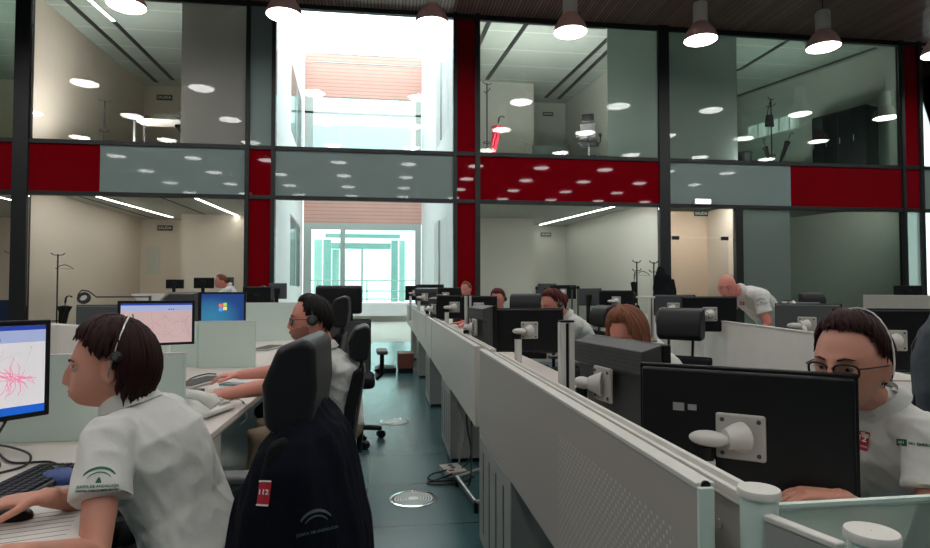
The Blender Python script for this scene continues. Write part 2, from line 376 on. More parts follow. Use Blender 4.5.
# rooms behind the facade
def W(nm, p, q, z0, z1, th, m): return struct(MB().wall(p, q, z0, z1, th).build(nm, m, smooth=0))
RY = 22.3
W('wall_left', (-8.8, RY), (-8.8, FY+.12), 0, ZT, .1, M_cream)
W('wall_back', (-14, RY), (2.2, RY), 0, 3.9, .1, M_cream) if 0 else None
W('wall_back', (-14, RY), (-3.6, RY), 0, ZT, .1, M_cream)
W('wall_right', (-3.6, RY), (-3.6, FY+.12), 0, ZT, -.02, M_greenw)
W('wall_left', (-14, RY), (-14, FY+.12), 0, ZT, .1, M_cream)
xw = atY(181, 250, 20.6).x
struct(MB().box(xw, 20.6, 0, -3.62, RY, 3.9).build('wall_back', M_cream, smooth=0))
xm = atY(534, 200, 20.3).x
struct(MB().box(2.36, 20.3, 0, xm, RY, ZT).build('wall_back', M_greenw, smooth=0))
W('wall_back', (2.3, RY), (13.2, RY), 0, ZT, .1, M_greenw)
RP0, RP1 = (15.12, FY+.12), (12.75, RY)
W('wall_right', RP0, RP1, 0, ZT, -.12, M_greenw)
MRP = ((7.65, FY+.12), (6.93, RY))
W('wall_right', MRP[0], MRP[1], 0, ZT, -.08, M_greenw)
W('wall_left', (2.3, FY+.12), (2.3, RY), 0, ZT, -.06, M_greenw)
W('wall_back', (7.72, 17.2), (9.9, 17.2), 0, 3.8, .08, mat('pinkish_cream_plaster', srgb(226, 200, 178), .8, var=.02))
W('wall_right', (9.9, 17.28), (9.9, FY+.12), 0, 3.8, .06, M_cream)
for x0, x1 in ((-14, -3.6), (2.3, 15.1)):
    struct(MB().box(x0, FY+.12, -.1, x1, RY, 0).build('floor', M_carpet, smooth=0))
    struct(MB().box(x0, FY+.12, 3.9, x1, FY+.62, 4.93).build('floor', M_ceil, smooth=0))
    struct(MB().box(x0, FY+.62, 3.9, x1, RY, 5.08).build('floor', M_ceil, smooth=0))
    struct(MB().box(x0, FY+.12, ZT-.02, x1, RY, ZT+.15).build('ceiling', M_rceil, smooth=0))
# dark slots in the upper ceilings and light strips
n = 0
def slot(p, q, z, w=.14):
    d = (V(q[:2])-V(p[:2])).normalized()*w/2; nx = V((-d.y, d.x))
    return struct(MB().prism([(p[0]+nx.x, p[1]+nx.y), (q[0]+nx.x, q[1]+nx.y), (q[0]-nx.x, q[1]-nx.y), (p[0]-nx.x, p[1]-nx.y)], 2, z-.012, z).build('trim_%d' % (1+len(SLOTS)), M_frame, smooth=0))
SLOTS = []
for a, b in (((-8.1, 15.7), (-8.1, 21.9)), ((-7.45, 17.1), (-7.45, 21.6)), ((3.8, 15.7), (3.43, 20.1)), ((6.43, 15.8), (5.97, 21.7)), ((6.75, 16.4), (6.5, 21.8)),
             ((2.75, 15.7), (2.6, 20.2)), ((11.64, 18.1), (11.7, 15.7)), ((11.64, 18.1), (9.6, 20)), ((13.1, 20.6), (14.7, 15.9)), ((9.2, 15.8), (9.0, 22))):
    SLOTS.append(slot(a, b, ZT-.021))
for a, b in (((-8.3, 15.8), (-8.2, 22)), ((-6.2, 15.8), (-6.0, 22))):
    SLOTS.append(slot(a, b, 3.899, .05))
def strip(p, q, z, label, w=.07, group=None):
    d = (V(q[:2])-V(p[:2])); L = d.length; a = math.atan2(d.y, d.x)
    r = empty('ceiling_light', ((p[0]+q[0])/2, (p[1]+q[1])/2, z), a, label, 'ceiling light', group)
    MB().box(-L/2-.02, -w/2-.015, -.02, L/2+.02, w/2+.015, 0).build('housing', M_whitep, r, smooth=0)
    MB().box(-L/2, -w/2, -.028, L/2, w/2, -.02).build('diffuser', M_strip, r, smooth=0); return r
strip((-7.8, 16.2), (-7.35, 21.4), 3.89, 'long light strip over the coat stand and black umbrella in the cream room')
strip((-5.25, 16.2), (-4.96, 21.4), 3.89, 'long light strip beside the red column, over the monitors of the cream room')
strip((6.9, 16.2), (5.8, 21.9), 3.89, 'slanting light strip in the lower glazed room beside the pair of coat stands')
strip((-7.49, 15.75), (-7.43, 17.0), ZT-.03, 'short light strip in a ceiling slot of the upper room with the desk')
strip((-10.5, 16.5), (-10.2, 21.4), 3.89, 'light strip in the room beyond the wide black mullion', .05)
g = 'added fill lights of the rooms hidden by the facade edge'
M_fill = mat('fill_lamp', (1, .98, .94), .4, emit=52, var=.01)
M_fill2 = mat('upper_fill_lamp', (1, .98, .94), .4, emit=82, var=.01)
def fill(x0, y0, z0, x1, y1, z1, n):  # added emitters, kept out of view, that brighten the rooms behind the facade
    r = empty('fill_light', ((x0+x1)/2, (y0+y1)/2, 0), 0, n, 'light', 'cove lights added unseen behind the facade transoms'); T = Matrix.Translation((-(x0+x1)/2, -(y0+y1)/2, 0))
    MB().box(x0, y0, z0, x1, y1, z1, T).build('fill_face', M_fill2 if z0 > 4 else M_fill, r, smooth=0); return r
for x0, x1 in ((-7.5, -6.3), (2.9, 5.3), (-13.0, -11.2), (9.8, 13.2)):
    e = .42 if x0 < 8 else .12
    fill(x0, 15.66, 4.935, x1, 15.66+e, 4.96, 'cove light added on the upper floor edge, hidden behind the facade transom')
    if x0 < 8: fill(x0-.6 if x0 < 0 else x0, 15.68, 3.87, x0+4.0, 15.82 if x0 > 0 else 15.74, 3.895, 'cove light added over the lower room, hidden behind the facade transom')
fill(8.0, 15.68, 3.76, 9.7, 15.78, 3.79, 'cove light added over the lower room, hidden behind the facade transom')
fill(10.2, 15.68, 3.87, 14.6, 15.70, 3.895, 'cove light added over the lower room, hidden behind the facade transom')

# courtyard seen through the clear glass
BY = 26.0
LP, LQ = (-2.96, FY+.12), (atY(303, 200, BY).x, BY); QP, QQ = (1.8, FY+.12), (atY(421.5, 200, BY).x, BY)
W('wall_left', LP, LQ, 0, 11.6, .25, M_white); W('wall_right', QP, QQ, 0, 11.6, -.25, M_white)
struct(MB().box(-8, FY+.12, -.1, 8, 60, 0).build('floor', M_tile, smooth=0)) if 0 else None
struct(MB().prism([(LP[0], FY+.12), (QP[0], FY+.12), (QQ[0]+.2, BY), (LQ[0]-.2, BY)], 2, -.1, 0).build('floor', M_tile, smooth=0))
struct(MB().prism([(-12, BY), (12, BY), (30, 70), (-30, 70)], 2, -.3, -.1).build('floor', M_white, smooth=0))
struct(MB().box(15.7, 21, 0, 22, 21.2, 9).build('wall_back', M_white, smooth=0))
struct(MB().box(15.3, FY+.2, -.1, 22, 21, 0).build('floor', M_tile, smooth=0))
zz = lambda py, Y=BY, px=362: atY(px, py, Y).z
xx = lambda px, Y=BY: atY(px, 274, Y).x
struct(MB().box(xx(303), BY, zz(98), xx(421.5), BY+.2, zz(55)).build('trim_40', M_slatw, smooth=0))
struct(MB().box(xx(303), BY, zz(223.5), xx(421.5), BY+.2, zz(180)).build('trim_41', M_slatw, smooth=0))
for i in range(9):
    y = 17.6+i*.95
    struct(MB().box(-3.6, y, 11.0, 1.8, y+.09, 11.03).build('trim_%d' % (50+i), M_louv, smooth=0))
M_grout = mat('pale_grey_frame', srgb(176, 184, 180), .4, .2)
bw = empty('window_20', (0, BY, 0), kind='structure')
def bar(px0, px1, py0, py1, Y=0, d=.08, m=M_grout, root=bw, nm='frame_bar'):
    return MB().box(xx(px0, BY+Y), Y, zz(py1, BY+Y), xx(px1, BY+Y), Y+d, zz(py0, BY+Y)).build(nm, m, root, smooth=0)
bar(303, 421, 223.5, 230); bar(303, 311, 230, 303); bar(340, 345, 230, 303); bar(415, 421, 230, 303); bar(303, 421, 303, 316, d=.5, m=M_white, nm='plinth')
bar(345, 415, 230, 302, Y=.02, d=.02, m=G_cyan, nm='pane'); bar(311, 340, 232, 302, Y=.02, d=.02, m=G_cyan, nm='pane')
bar(303, 421, 113, 115); bar(303, 421, 98, 180, Y=.03, d=.02, m=G_cyan, nm='pane'); bar(303, 312, 98, 180); bar(415, 421, 98, 180)
b2 = empty('window_21', (0, BY, 0), kind='structure')
M_tf = mat('teal_frame', srgb(140, 180, 176), .4); M_tf2 = mat('pale_teal_frame', srgb(176, 206, 202), .4)
for a in ((323, 331, 240, 302), (391, 398, 240, 302), (331.2, 390.8, 243, 249), (325, 400, 234, 238)): bar(*a, Y=3.5, m=M_tf, root=b2)
for a in ((332, 339, 249.5, 302), (399, 405, 240, 302), (314, 322, 240, 302)): bar(*a, Y=3.7, m=M_tf2, root=b2)
bar(361, 363, 249, 302, Y=3.5, m=M_grout, root=b2)
bar(312, 411, 126, 178, Y=4, d=.1, m=mat('pale_blind', srgb(205, 210, 206), .8), root=b2, nm='blind')
bar(303, 311, 98, 180, Y=3.4, m=M_white, root=b2, nm='side_jamb')
rl = empty('balustrade', (0, BY+2.5, 0), 0, 'thin metal balustrade behind the courtyard glazing', 'railing')
for a in ((305, 415, 280.5, 282), (305, 415, 291, 292), (305, 415, 299, 300)): MB().cyl((xx(a[0], BY+2.5), 0, zz(a[2], BY+2.5)), (xx(a[1], BY+2.5), 0, zz(a[2], BY+2.5)), .03).build('rail', M_grout, rl)
for px in (318, 367, 402): MB().box(xx(px, BY+2.5)-.03, -.03, 0, xx(px, BY+2.5)+.03, .03, zz(280, BY+2.5)).build('post', M_grout, rl)
struct(MB().box(-4.4, BY+.5, -.1, 2.3, BY+5, zz(303)).build('floor', M_tile, smooth=0))
M_pane = mat('grey_green_window', srgb(104, 120, 117), .1)
wn = 22
for P, Q, px0, px1, py0, py1 in ((LP, LQ, 290, 300, 222, 286), (LP, LQ, 291, 301.5, 80, 145), (QP, QQ, 434, 447.5, 220, 285), (QP, QQ, 436, 449, 60, 138)):
    w = empty('window_%d' % wn, (0, 0, 0), kind='structure'); wn += 1
    a = hit(px0, (py0+py1)/2, P, Q); b = hit(px1, (py0+py1)/2, P, Q); c = hit((px0+px1)/2, py0, P, Q); d = hit((px0+px1)/2, py1, P, Q)
    sgn = -1 if P is LP else 1
    p, q = (a.x, a.y), (b.x, b.y)
    MB().wall(p, q, d.z, c.z, .03).build('pane', M_pane, w, smooth=0); MB().wall(p, q, c.z, c.z+.08, .06).build('frame', M_grout, w, smooth=0)
    m2 = V(((p[0]+q[0])/2, (p[1]+q[1])/2)); MB().wall((m2.x, m2.y), (m2.x+.01, m2.y+.08), d.z, c.z, .06).build('frame', M_grout, w, smooth=0)
# window with blind in the slanting wall of the upper corner room, and glowing slots in the room below imitating windows reflected in the glass
w = empty('window_30', (0, 0, 0), kind='structure')
a = hit(746, 120, RP0, RP1); b = hit(800, 120, RP0, RP1); z1_, z0_ = hit(780, 102, RP0, RP1).z, hit(780, 153, RP0, RP1).z
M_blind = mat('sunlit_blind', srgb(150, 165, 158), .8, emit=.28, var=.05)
M_sun = mat('daylight_pane', srgb(225, 240, 236), .8, emit=1.1, var=.05)
def onw(P, Q, px0, px1, z0, z1, off, m, nm, root):
    a = hit(px0, 120, P, Q); b = hit(px1, 120, P, Q)
    return MB().wall((a.x, a.y), (b.x, b.y), z0, z1, off).build(nm, m, root, smooth=0)
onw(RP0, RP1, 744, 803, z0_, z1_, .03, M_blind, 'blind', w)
onw(RP0, RP1, 743, 804, z1_, z1_+.07, .06, M_whitep, 'frame', w); onw(RP0, RP1, 743, 804, z0_-.07, z0_, .06, M_whitep, 'frame', w)
for i in range(5):
    onw(RP0, RP1, 748+i*10.5, 757+i*10.5, z0_+.75, z0_+1.25, .045, M_sun, 'pane', w)
for i, (p0, p1) in enumerate(((763, 770), (779, 785), (791.5, 797))):
    w = empty('window_%d' % (31+i), (0, 0, 0), kind='structure')
    MB().box(atY(p0, 250, 21.9).x, 22.2, atY(790, 283, 22).z, atY(p1, 250, 21.9).x, 22.28, atY(790, 236, 22).z).build('pane', M_sun if i < 2 else mat('bright_reflection_pane', srgb(235, 245, 242), .8, emit=3.5), w, smooth=0)
for px0, px1, Y, z0, z1, m in ((147, 160, RY, 1.95, 2.9, M_pane),):
    w = empty('window_34', (0, 0, 0), kind='structure')
    MB().box(atY(px0, 250, Y).x, Y-.03, z0, atY(px1, 250, Y).x, Y, z1).build('pane', M_greenw, w, smooth=0)

# ---------------------------------------------------------------- pendant lamps
def lamp():
    r = empty('pendant_lamp', (0, 0, 0))
    prof = [(.375, 0), (.385, .01), (.365, .10), (.315, .22), (.25, .32), (.185, .39), (.165, .42), (.16, .42), (.18, .385), (.245, .31), (.305, .21), (.35, .10), (.365, .012)]
    MB().lathe(prof, 40, closed=True).build('dome', M_dome, r)
    MB().lathe([(.36, .012), (.33, -.012), (.2, -.03), (0.01, -.036), (.01, .03), (.36, .03)], 40, closed=True).build('lens', M_lens, r)
    MB().lathe([(.165, .42), (.17, .44), (.17, .86), (.15, .9), (.03, .9), (.03, .42)], 32, closed=True).build('housing', M_housing, r)
    MB().cyl((0, 0, .9), (0, 0, ZT+.03-7.28), .012, n=8).build('cord', M_rub, r)
    return r
lp = lamp()
names = {-2: 'pendant lamp with its rim above the glazed upper room, cut by the picture top', -1: 'pendant lamp hanging just beside the grey column at the courtyard window edge',
         0: 'pendant lamp hanging in front of the bright upper courtyard window', 1: 'pendant lamp in front of the upper room with the office chair',
         2: 'pendant lamp in front of the wide black mullion and mint filmed glass', 3: 'pendant lamp in front of the upper corner room with the black cabinet',
         4: 'pendant lamp cut by the picture edge beside the far red column'}
first = True
for j in range(7):
    for i in range(-4, 6):
        o = lp if first else copy_tree(lp); first = False
        o.location = (.97+3.2*i, 13-3.2*j, 7.28)
        if j == 0 and i in names: tag(o, names[i], 'lamp', 'high-bay pendant lamps')
        else: tag(o, 'high-bay pendant lamp of the rows that show only as reflections in the facade', 'lamp', 'high-bay pendant lamps')

# ---------------------------------------------------------------- signs
def sign(px, py, Y, wpx, txt, label, lit=False):
    c = atY(px, py, Y); w = wpx*Y/F
    r = empty('exit_sign', c, 0, label, 'sign')
    MB().cbox((0, 0, 0), (w, .03, w*.36)).build('plate', M_sign, r, smooth=0)
    vs, fs = text_mesh(txt, w*.27, .003)
    MB().add([(v[0], -.017, v[1]) for v in vs], fs).build('lettering', M_whp, r, smooth=0)
    return r
sign(548, 114, RY-.05, 11, 'SALIDA', 'small exit sign on the far wall of the upper room with the office chair')
sign(546, 234.5, RY-.05, 11, 'SALIDA', 'small exit sign on the far wall of the lower room behind the red spandrel')
sign(164.5, 97.5, RY-.05, 14, 'SALIDA', 'small exit sign on the far wall of the upper room above the desk')
sign(165, 228, RY-.05, 13.5, 'SALIDA', 'small exit sign on the far wall of the lower cream room')
sign(701, 213.5, FY-.04, 15.5, 'SALIDA', 'exit sign reading SALIDA over the glass door')
c = atY(703, 201.5, FY-.12); r = empty('emergency_light', c, 0, 'small lit emergency light box on the dark transom over the glass door', 'light')
MB().cbox((0, .03, 0), (.5, .06, .16)).build('casing', M_whitep, r, bevel=.01)
MB().cbox((0, -.015, 0), (.44, .03, .12)).build('lit_face', mat('emergency_lens', (1, 1, .98), .4, emit=2.5), r, bevel=.005)

# world: bright overcast sky
w = bpy.data.worlds.new('world'); sc.world = w; w.use_nodes = True
nt = w.node_tree; bg = nt.nodes['Background']; bg.inputs[0].default_value = (.86, .97, 1, 1); bg.inputs[1].default_value = 5.5
tcw = nt.nodes.new('ShaderNodeTexCoord'); gr = nt.nodes.new('ShaderNodeSeparateXYZ'); nt.links.new(tcw.outputs['Generated'], gr.inputs[0])
mr = nt.nodes.new('ShaderNodeMapRange'); mr.inputs['From Min'].default_value = -.1; mr.inputs['From Max'].default_value = .6; mr.inputs['To Min'].default_value = 2.6; mr.inputs['To Max'].default_value = 5.2
nt.links.new(gr.outputs[2], mr.inputs[0]); nt.links.new(mr.outputs[0], bg.inputs[1])
sc.view_settings.view_transform = 'Standard'; sc.view_settings.look = 'None'; sc.view_settings.exposure = 0; sc.view_settings.gamma = 1
sc.view_settings.use_curve_mapping = False
sc.cycles.use_denoising = True; sc.cycles.max_bounces = 8; sc.cycles.transparent_max_bounces = 16; sc.cycles.use_light_tree = True
sc.cycles.caustics_reflective = False; sc.cycles.caustics_refractive = False; sc.cycles.sample_clamp_indirect = 6

# ================================================================= FURNITURE
DZ = .73
def side_of(a): return V((math.cos(a), math.sin(a), 0))
# ---- bench beside the aisle, right-hand row
def privacy_panel(y0, y1, label, m):
    r = empty('privacy_panel', (.5, (y0+y1)/2, 0), 0, label, 'panel', 'privacy panels along the aisle')
    T = Matrix.Translation((-.5, -(y0+y1)/2, 0))
    o = MB().box(.478, y0, .565, .503, y1, 1.0, T).build('panel_board', m, r, bevel=.004)
    MB().box(.476, y0, .992, .508, y1, 1.004, T).build('top_trim', M_whitep, r, bevel=.002)
    b = MB(); b.box(.505, y0+.03, .60, .51, y1-.03, .95, T); b.box(.575, y0+.03, .60, .582, y1-.03, .955, T); b.box(.505, y0+.03, .60, .582, y1-.03, .61, T)
    b.build('cable_tray', M_lgrey, r, smooth=0)
    b = MB(); b.box(.566, y0+.03, .955, .580, y1-.03, .985, T); b.box(.590, y0+.03, .955, .602, y1-.03, .985, T); b.box(.566, y0+.03, .95, .602, y1-.03, .958, T)
    b.build('tool_rail', M_whitep, r, bevel=.002)
    return r
# the perforated material reads world metres, so its board is built unshifted
r = empty('privacy_panel', (0, 0, 0), 0, 'large perforated grey privacy panel at the near end of the aisle bench', 'panel', 'privacy panels along the aisle')
MB().box(.478, .87, .565, .503, 3.05, 1.0).build('panel_board', M_panel, r, bevel=.004)
MB().box(.476, .87, .994, .508, 3.05, 1.004).build('top_trim', M_whitep, r, bevel=.002)
MB().cyl((.492, .872, .999), (.492, .868, .999), .008, n=12).build('trim_end', M_black, r)
b = MB(); b.box(.505, .90, .60, .51, 3.02, .90); b.box(.505, .90, .60, .585, 3.02, .61); b.build('cable_tray', M_lgrey, r, smooth=0)
b = MB(); b.box(.553, .865, .86, .558, 3.02, .965); b.cyl((.552, .93, .915), (.548, .93, .915), .008, n=12); b.build('inner_plate', M_lgrey, r, bevel=.001)
b = MB(); b.box(.545, .865, .972, .556, 3.02, .988); b.box(.574, .865, .972, .586, 3.02, .988); b.box(.545, .865, .966, .586, 3.02, .973); b.build('tool_rail', M_whitep, r, bevel=.002)
b = MB(); b.box(.478, .862, .30, .503, .872, .998); b.box(.503, .865, .30, .56, .88, .875); b.build('end_plate', M_divd, r, bevel=.002)
privacy_panel(3.2, 6.35, 'glossy grey privacy panel beyond the perforated one, above the power strip', M_panel2)
privacy_panel(6.42, 10.6, 'third grey privacy panel along the aisle, above the brown box', M_panel2)
privacy_panel(10.67, 14.2, 'last grey privacy panel of the aisle bench, near the courtyard window', M_panel2)
# end posts with round caps and the low glass screens
def round_post(x, y, z, rad, label):
    r = empty('screen_post', (x, y, 0), 0, label, 'post')
    MB().cyl((0, 0, .02), (0, 0, z-.006), rad*.86, n=32).build('tube', M_divd, r)
    MB().lathe([(rad, z-.008), (rad, z), (rad*.96, z+.003), (.001, z+.003), (.001, z-.008)], 40, closed=True).build('cap', M_whitep, r)
    MB().lathe([(rad*1.4, 0), (rad*1.4, .015), (.001, .02)], 32).build('foot', M_lgrey, r)
    return r
cp1 = (.560, .838); cp2 = (.60, .672)
round_post(*cp1, 1.0, .031, 'mint screen post with a round white cap at the panel end')
round_post(*cp2, 1.0, .031, 'round white capped screen post at the very bottom of the picture')
r = empty('glass_screen', (0, 0, 0), 0, 'low mint glass screen on the desk in front of the woman with glasses', 'screen')
ga = V((cp1[0]+.03, cp1[1]-.005)); gb = V((1.4, .84))
MB().wall(ga, gb, DZ-.05, .972, .008).build('pane', G_divid, r, smooth=0)
MB().wall(ga, gb, .968, .978, .01).build('top_edge', M_divd, r, smooth=0)
r = empty('link_panel', (0, 0, 0), 0, 'narrow white edged panel joining the two capped screen posts', 'panel')
MB().wall((cp1[0]-.012, cp1[1]-.03), (cp2[0]-.02, cp2[1]+.03), .4, .965, .014).build('board', M_ped, r, bevel=.002)
MB().wall((cp1[0]-.014, cp1[1]-.03), (cp2[0]-.022, cp2[1]+.03), .965, .975, .018).build('top_trim', M_whitep, r, bevel=.003)

def pedestal(y0, y1, x1, label, cable=False):
    r = empty('cable_pedestal', (.474, (y0+y1)/2, 0), 0, label, 'pedestal', 'pedestals under the aisle bench')
    L = y1-y0; MB().box(.005, -L/2, .03, x1-.46, L/2, .56).build('body', M_ped, r, bevel=.006)
    MB().box(.02, -L/2+.02, 0, x1-.48, L/2-.02, .03).build('plinth', M_black, r, smooth=0)
    b = MB()
    for i in range(4): y = -L/2+L*(i+.75)/4.6; b.box(.0035, y, .10, .006, y+.022, .50)
    b.build('vent_grille', M_dgrey, r, smooth=0)
    return r
pedestal(2.28, 3.06, .66, 'grey pedestal with four vertical slots under the perforated panel')
pedestal(4.5, 5.2, .80, 'grey slotted pedestal behind the power strip under the second panel')
pedestal(6.7, 7.35, .80, 'grey pedestal with hanging cables under the third panel')
pedestal(9.0, 9.6, .80, 'grey pedestal beside the brown box')
pedestal(11.4, 12.0, .80, 'most distant slotted pedestal of the aisle bench')
wl = ['white worktop under the large black monitor and low glass screen', 'white worktop under the second pair of aisle bench monitors', 'white worktop of the third station along the aisle bench',
      'white worktop of the fourth station along the aisle bench', 'white worktop of the last station by the courtyard window']
for (y0, y1), l in zip(((.88, 3.1), (3.16, 5.4), (5.44, 7.7), (7.74, 10.4), (10.5, 13.9)), wl):
    r = empty('bench_desk', (1.0, (y0+y1)/2, 0), 0, l, 'desk', 'desks of the aisle bench')
    L = y1-y0
    MB().box(-.385, -L/2, DZ-.03, .22, L/2, DZ).build('worktop', M_desk, r, bevel=.005)
    for sy in (-1, 1): MB().box(.10, sy*(L/2-.1)-.03, 0, .16, sy*(L/2-.1)+.03, DZ-.03).build('leg', M_lgrey, r, bevel=.004)
    MB().box(-.36, -L/2+.1, DZ-.08, -.32, L/2-.1, DZ-.03).build('frame_rail', M_lgrey, r, smooth=0)
# twin aluminium uprights on the rail
def upright(x, y, z0, z1, label, lean=0):
    r = empty('twin_upright', (x, y, z0), 0, label, 'post', 'aluminium uprights between the stations')
    h = z1-z0
    for s in (-1, 1): MB().box(s*.016-.010, -.02, 0, s*.016+.010, .02, h).build('profile', M_whitep, r, bevel=.003)
    MB().box(-.008, -.012, .002, .008, .012, h-.004).build('slot', M_black, r, smooth=0)
    MB().box(-.026, -.02, h, .026, .02, h+.008).build('cap', M_black, r, bevel=.003)
    return r
upright(.645, 2.08, DZ, 1.19, 'twin aluminium upright between the perforated grey monitor and the second station')
upright(.645, 4.7, DZ, 1.27, 'twin aluminium upright at the station behind the second pair of monitors')
upright(.645, 7.4, DZ, 1.27, 'twin aluminium upright at the third station, with folded arms beside it')
upright(.645, 9.9, DZ, 1.27, 'slim aluminium upright near the far end of the aisle bench')
# power strip, cables and footrest under the bench
c = atZ(453, 470, .03)
r = empty('power_strip', (c.x, c.y, 0), .25, 'grey power strip with a red switch on the floor by the bench', 'power strip')
r.scale = (.72, .8, .8); MB().cbox((0, 0, .035), (.20, .26, .05)).build('body', M_lgrey, r, bevel=.008)
MB().cbox((-.05, -.08, .062), (.05, .035, .008)).build('switch', M_redp, r, bevel=.002)
for i in range(2): MB().cyl((.0, .0+i*.07, .055), (0, .0+i*.07, .065), .024, n=16).build('socket', M_dgrey, r)
def cable(pts, rad, m, label, sub=8, nm='cable', group=None):
    P = [V(p) for p in pts]; out = []
    for i in range(len(P)-1):
        p0 = P[max(i-1, 0)]; p1 = P[i]; p2 = P[i+1]; p3 = P[min(i+2, len(P)-1)]
        for k in range(sub):
            t = k/sub; out.append(.5*((2*p1)+(-p0+p2)*t+(2*p0-5*p1+4*p2-p3)*t*t+(-p0+3*p1-3*p2+p3)*t**3))
    out.append(P[-1])
    o = MB().tube(out, rad, 8).build(nm, m); return tag(o, label, 'cable', group)
def fz(px, py, z=.01): p = atZ(px, py, z); return (p.x, p.y, p.z)
cable([fz(452, 474, .06), fz(438, 479), fz(428, 482), fz(430, 484), fz(447, 484), fz(462, 482), fz(474, 476)], .007, M_rub, 'black cable looping on the floor round the power strip')
cable([fz(447, 470, .05), fz(432, 474), fz(428, 478), fz(436, 481), fz(455, 480), (.55, 3.9, .05), (.6, 4.2, .5)], .006, M_rub, 'second black cable running from the power strip up under the bench')
cable([(.58, 4.1, .62), (.56, 4.15, .4), (.6, 4.2, .15), fz(462, 468, .06)], .006, M_rub, 'black cable hanging behind the second panel to the power strip')
cable([(.55, 4.35, .60), (.52, 4.3, .45), (.55, 4.2, .3), (.5, 4.1, .12)], .006, M_gcab, 'grey cable hanging beside the slotted pedestal')
cable([(.52, 1.75, .6), (.53, 1.72, .45), (.56, 1.7, .3), (.58, 1.75, .06), (.6, 1.85, .012)], .007, M_rub, 'black cable hanging below the perforated panel')
a = V(fz(457, 485)); b_ = V(fz(476, 511)); r = empty('footrest', ((a.x+b_.x)/2, (a.y+b_.y)/2, 0), 0, 'metal footrest bar leaning under the bench by the power strip', 'footrest')
h = (a-b_)/2; MB().tube([(h.x, h.y, .06), (-h.x, -h.y, .06)], .016, 12).build('bar', M_alu, r)
for s in (-1, 1):
    MB().tube([(s*h.x, s*h.y, .06), (s*h.x+.22, s*h.y+.02, .12)], .012, 10).build('arm', M_lgrey, r)
    MB().tube([(s*h.x, s*h.y, 0), (s*h.x, s*h.y, .06)], .014, 10).build('foot', M_black, r)
MB().cbox((.2, 0, .13), (.14, (h*2).length*.8, .012)).build('tread', M_lgrey, r, bevel=.004)

# floor diffusers
def vent():
    r = empty('floor_diffuser', (0, 0, 0))
    MB().lathe([(.15, 0), (.15, .004), (.135, .006), (.132, .002), (.132, 0)], 48, closed=True).build('rim', M_chrome, r)
    MB().lathe([(.001, .0), (.132, .0), (.132, .0015), (.001, .0015)], 40).build('pan', M_dgrey, r)
    b = MB()
    for rr in (.115, .098, .081, .064, .047): b.lathe([(rr-.0045, .001), (rr+.0045, .001), (rr+.0045, .005), (rr-.0045, .005)], 40, closed=True)
    b.build('ring_grille', M_alu, r); MB().lathe([(.001, .001), (.034, .001), (.034, .006), (.001, .006)], 24).build('hub', M_alu, r)
    return r
vt = vent(); vt.location = (.17, 3.76, 0); tag(vt, 'round metal floor diffuser in the aisle near the power strip', 'floor vent', 'floor diffusers')
v2 = copy_tree(vt); v2.location = (.085, 5.99, 0); tag(v2, 'round metal floor diffuser further up the aisle, level with the brown box', 'floor vent', 'floor diffusers')
v2['label'] = 'round metal floor diffuser further up the aisle, beside the slotted pedestal'
# box and tray on the floor
p = atZ(390, 357, 0)
r = empty('cardboard_box', (.30, 9.7, 0), 0, 'small brown box on the floor against the aisle bench', 'box')
MB().box(-.13, -.2, .08, .13, .2, .32).build('carton', M_wood, r, bevel=.006); MB().box(-.13, -.02, .32, .13, .02, .323).build('tape', M_dgrey, r, smooth=0)
MB().box(-.12, -.19, 0, .12, .19, .08).build('base', M_black, r, bevel=.01)
r = empty('floor_tray', (.02, 9.75, 0), 0, 'flat black tray on the floor beside the brown box', 'tray')
MB().prism([(-.22, .05), (-.17, 0), (.13, 0), (.13, .09), (-.19, .075)], 1, -.22, .22).build('tray', M_black, r, bevel=.01); MB().box(-.16, -.18, .06, .1, .18, .095).build('pad', M_blackm, r, bevel=.01)

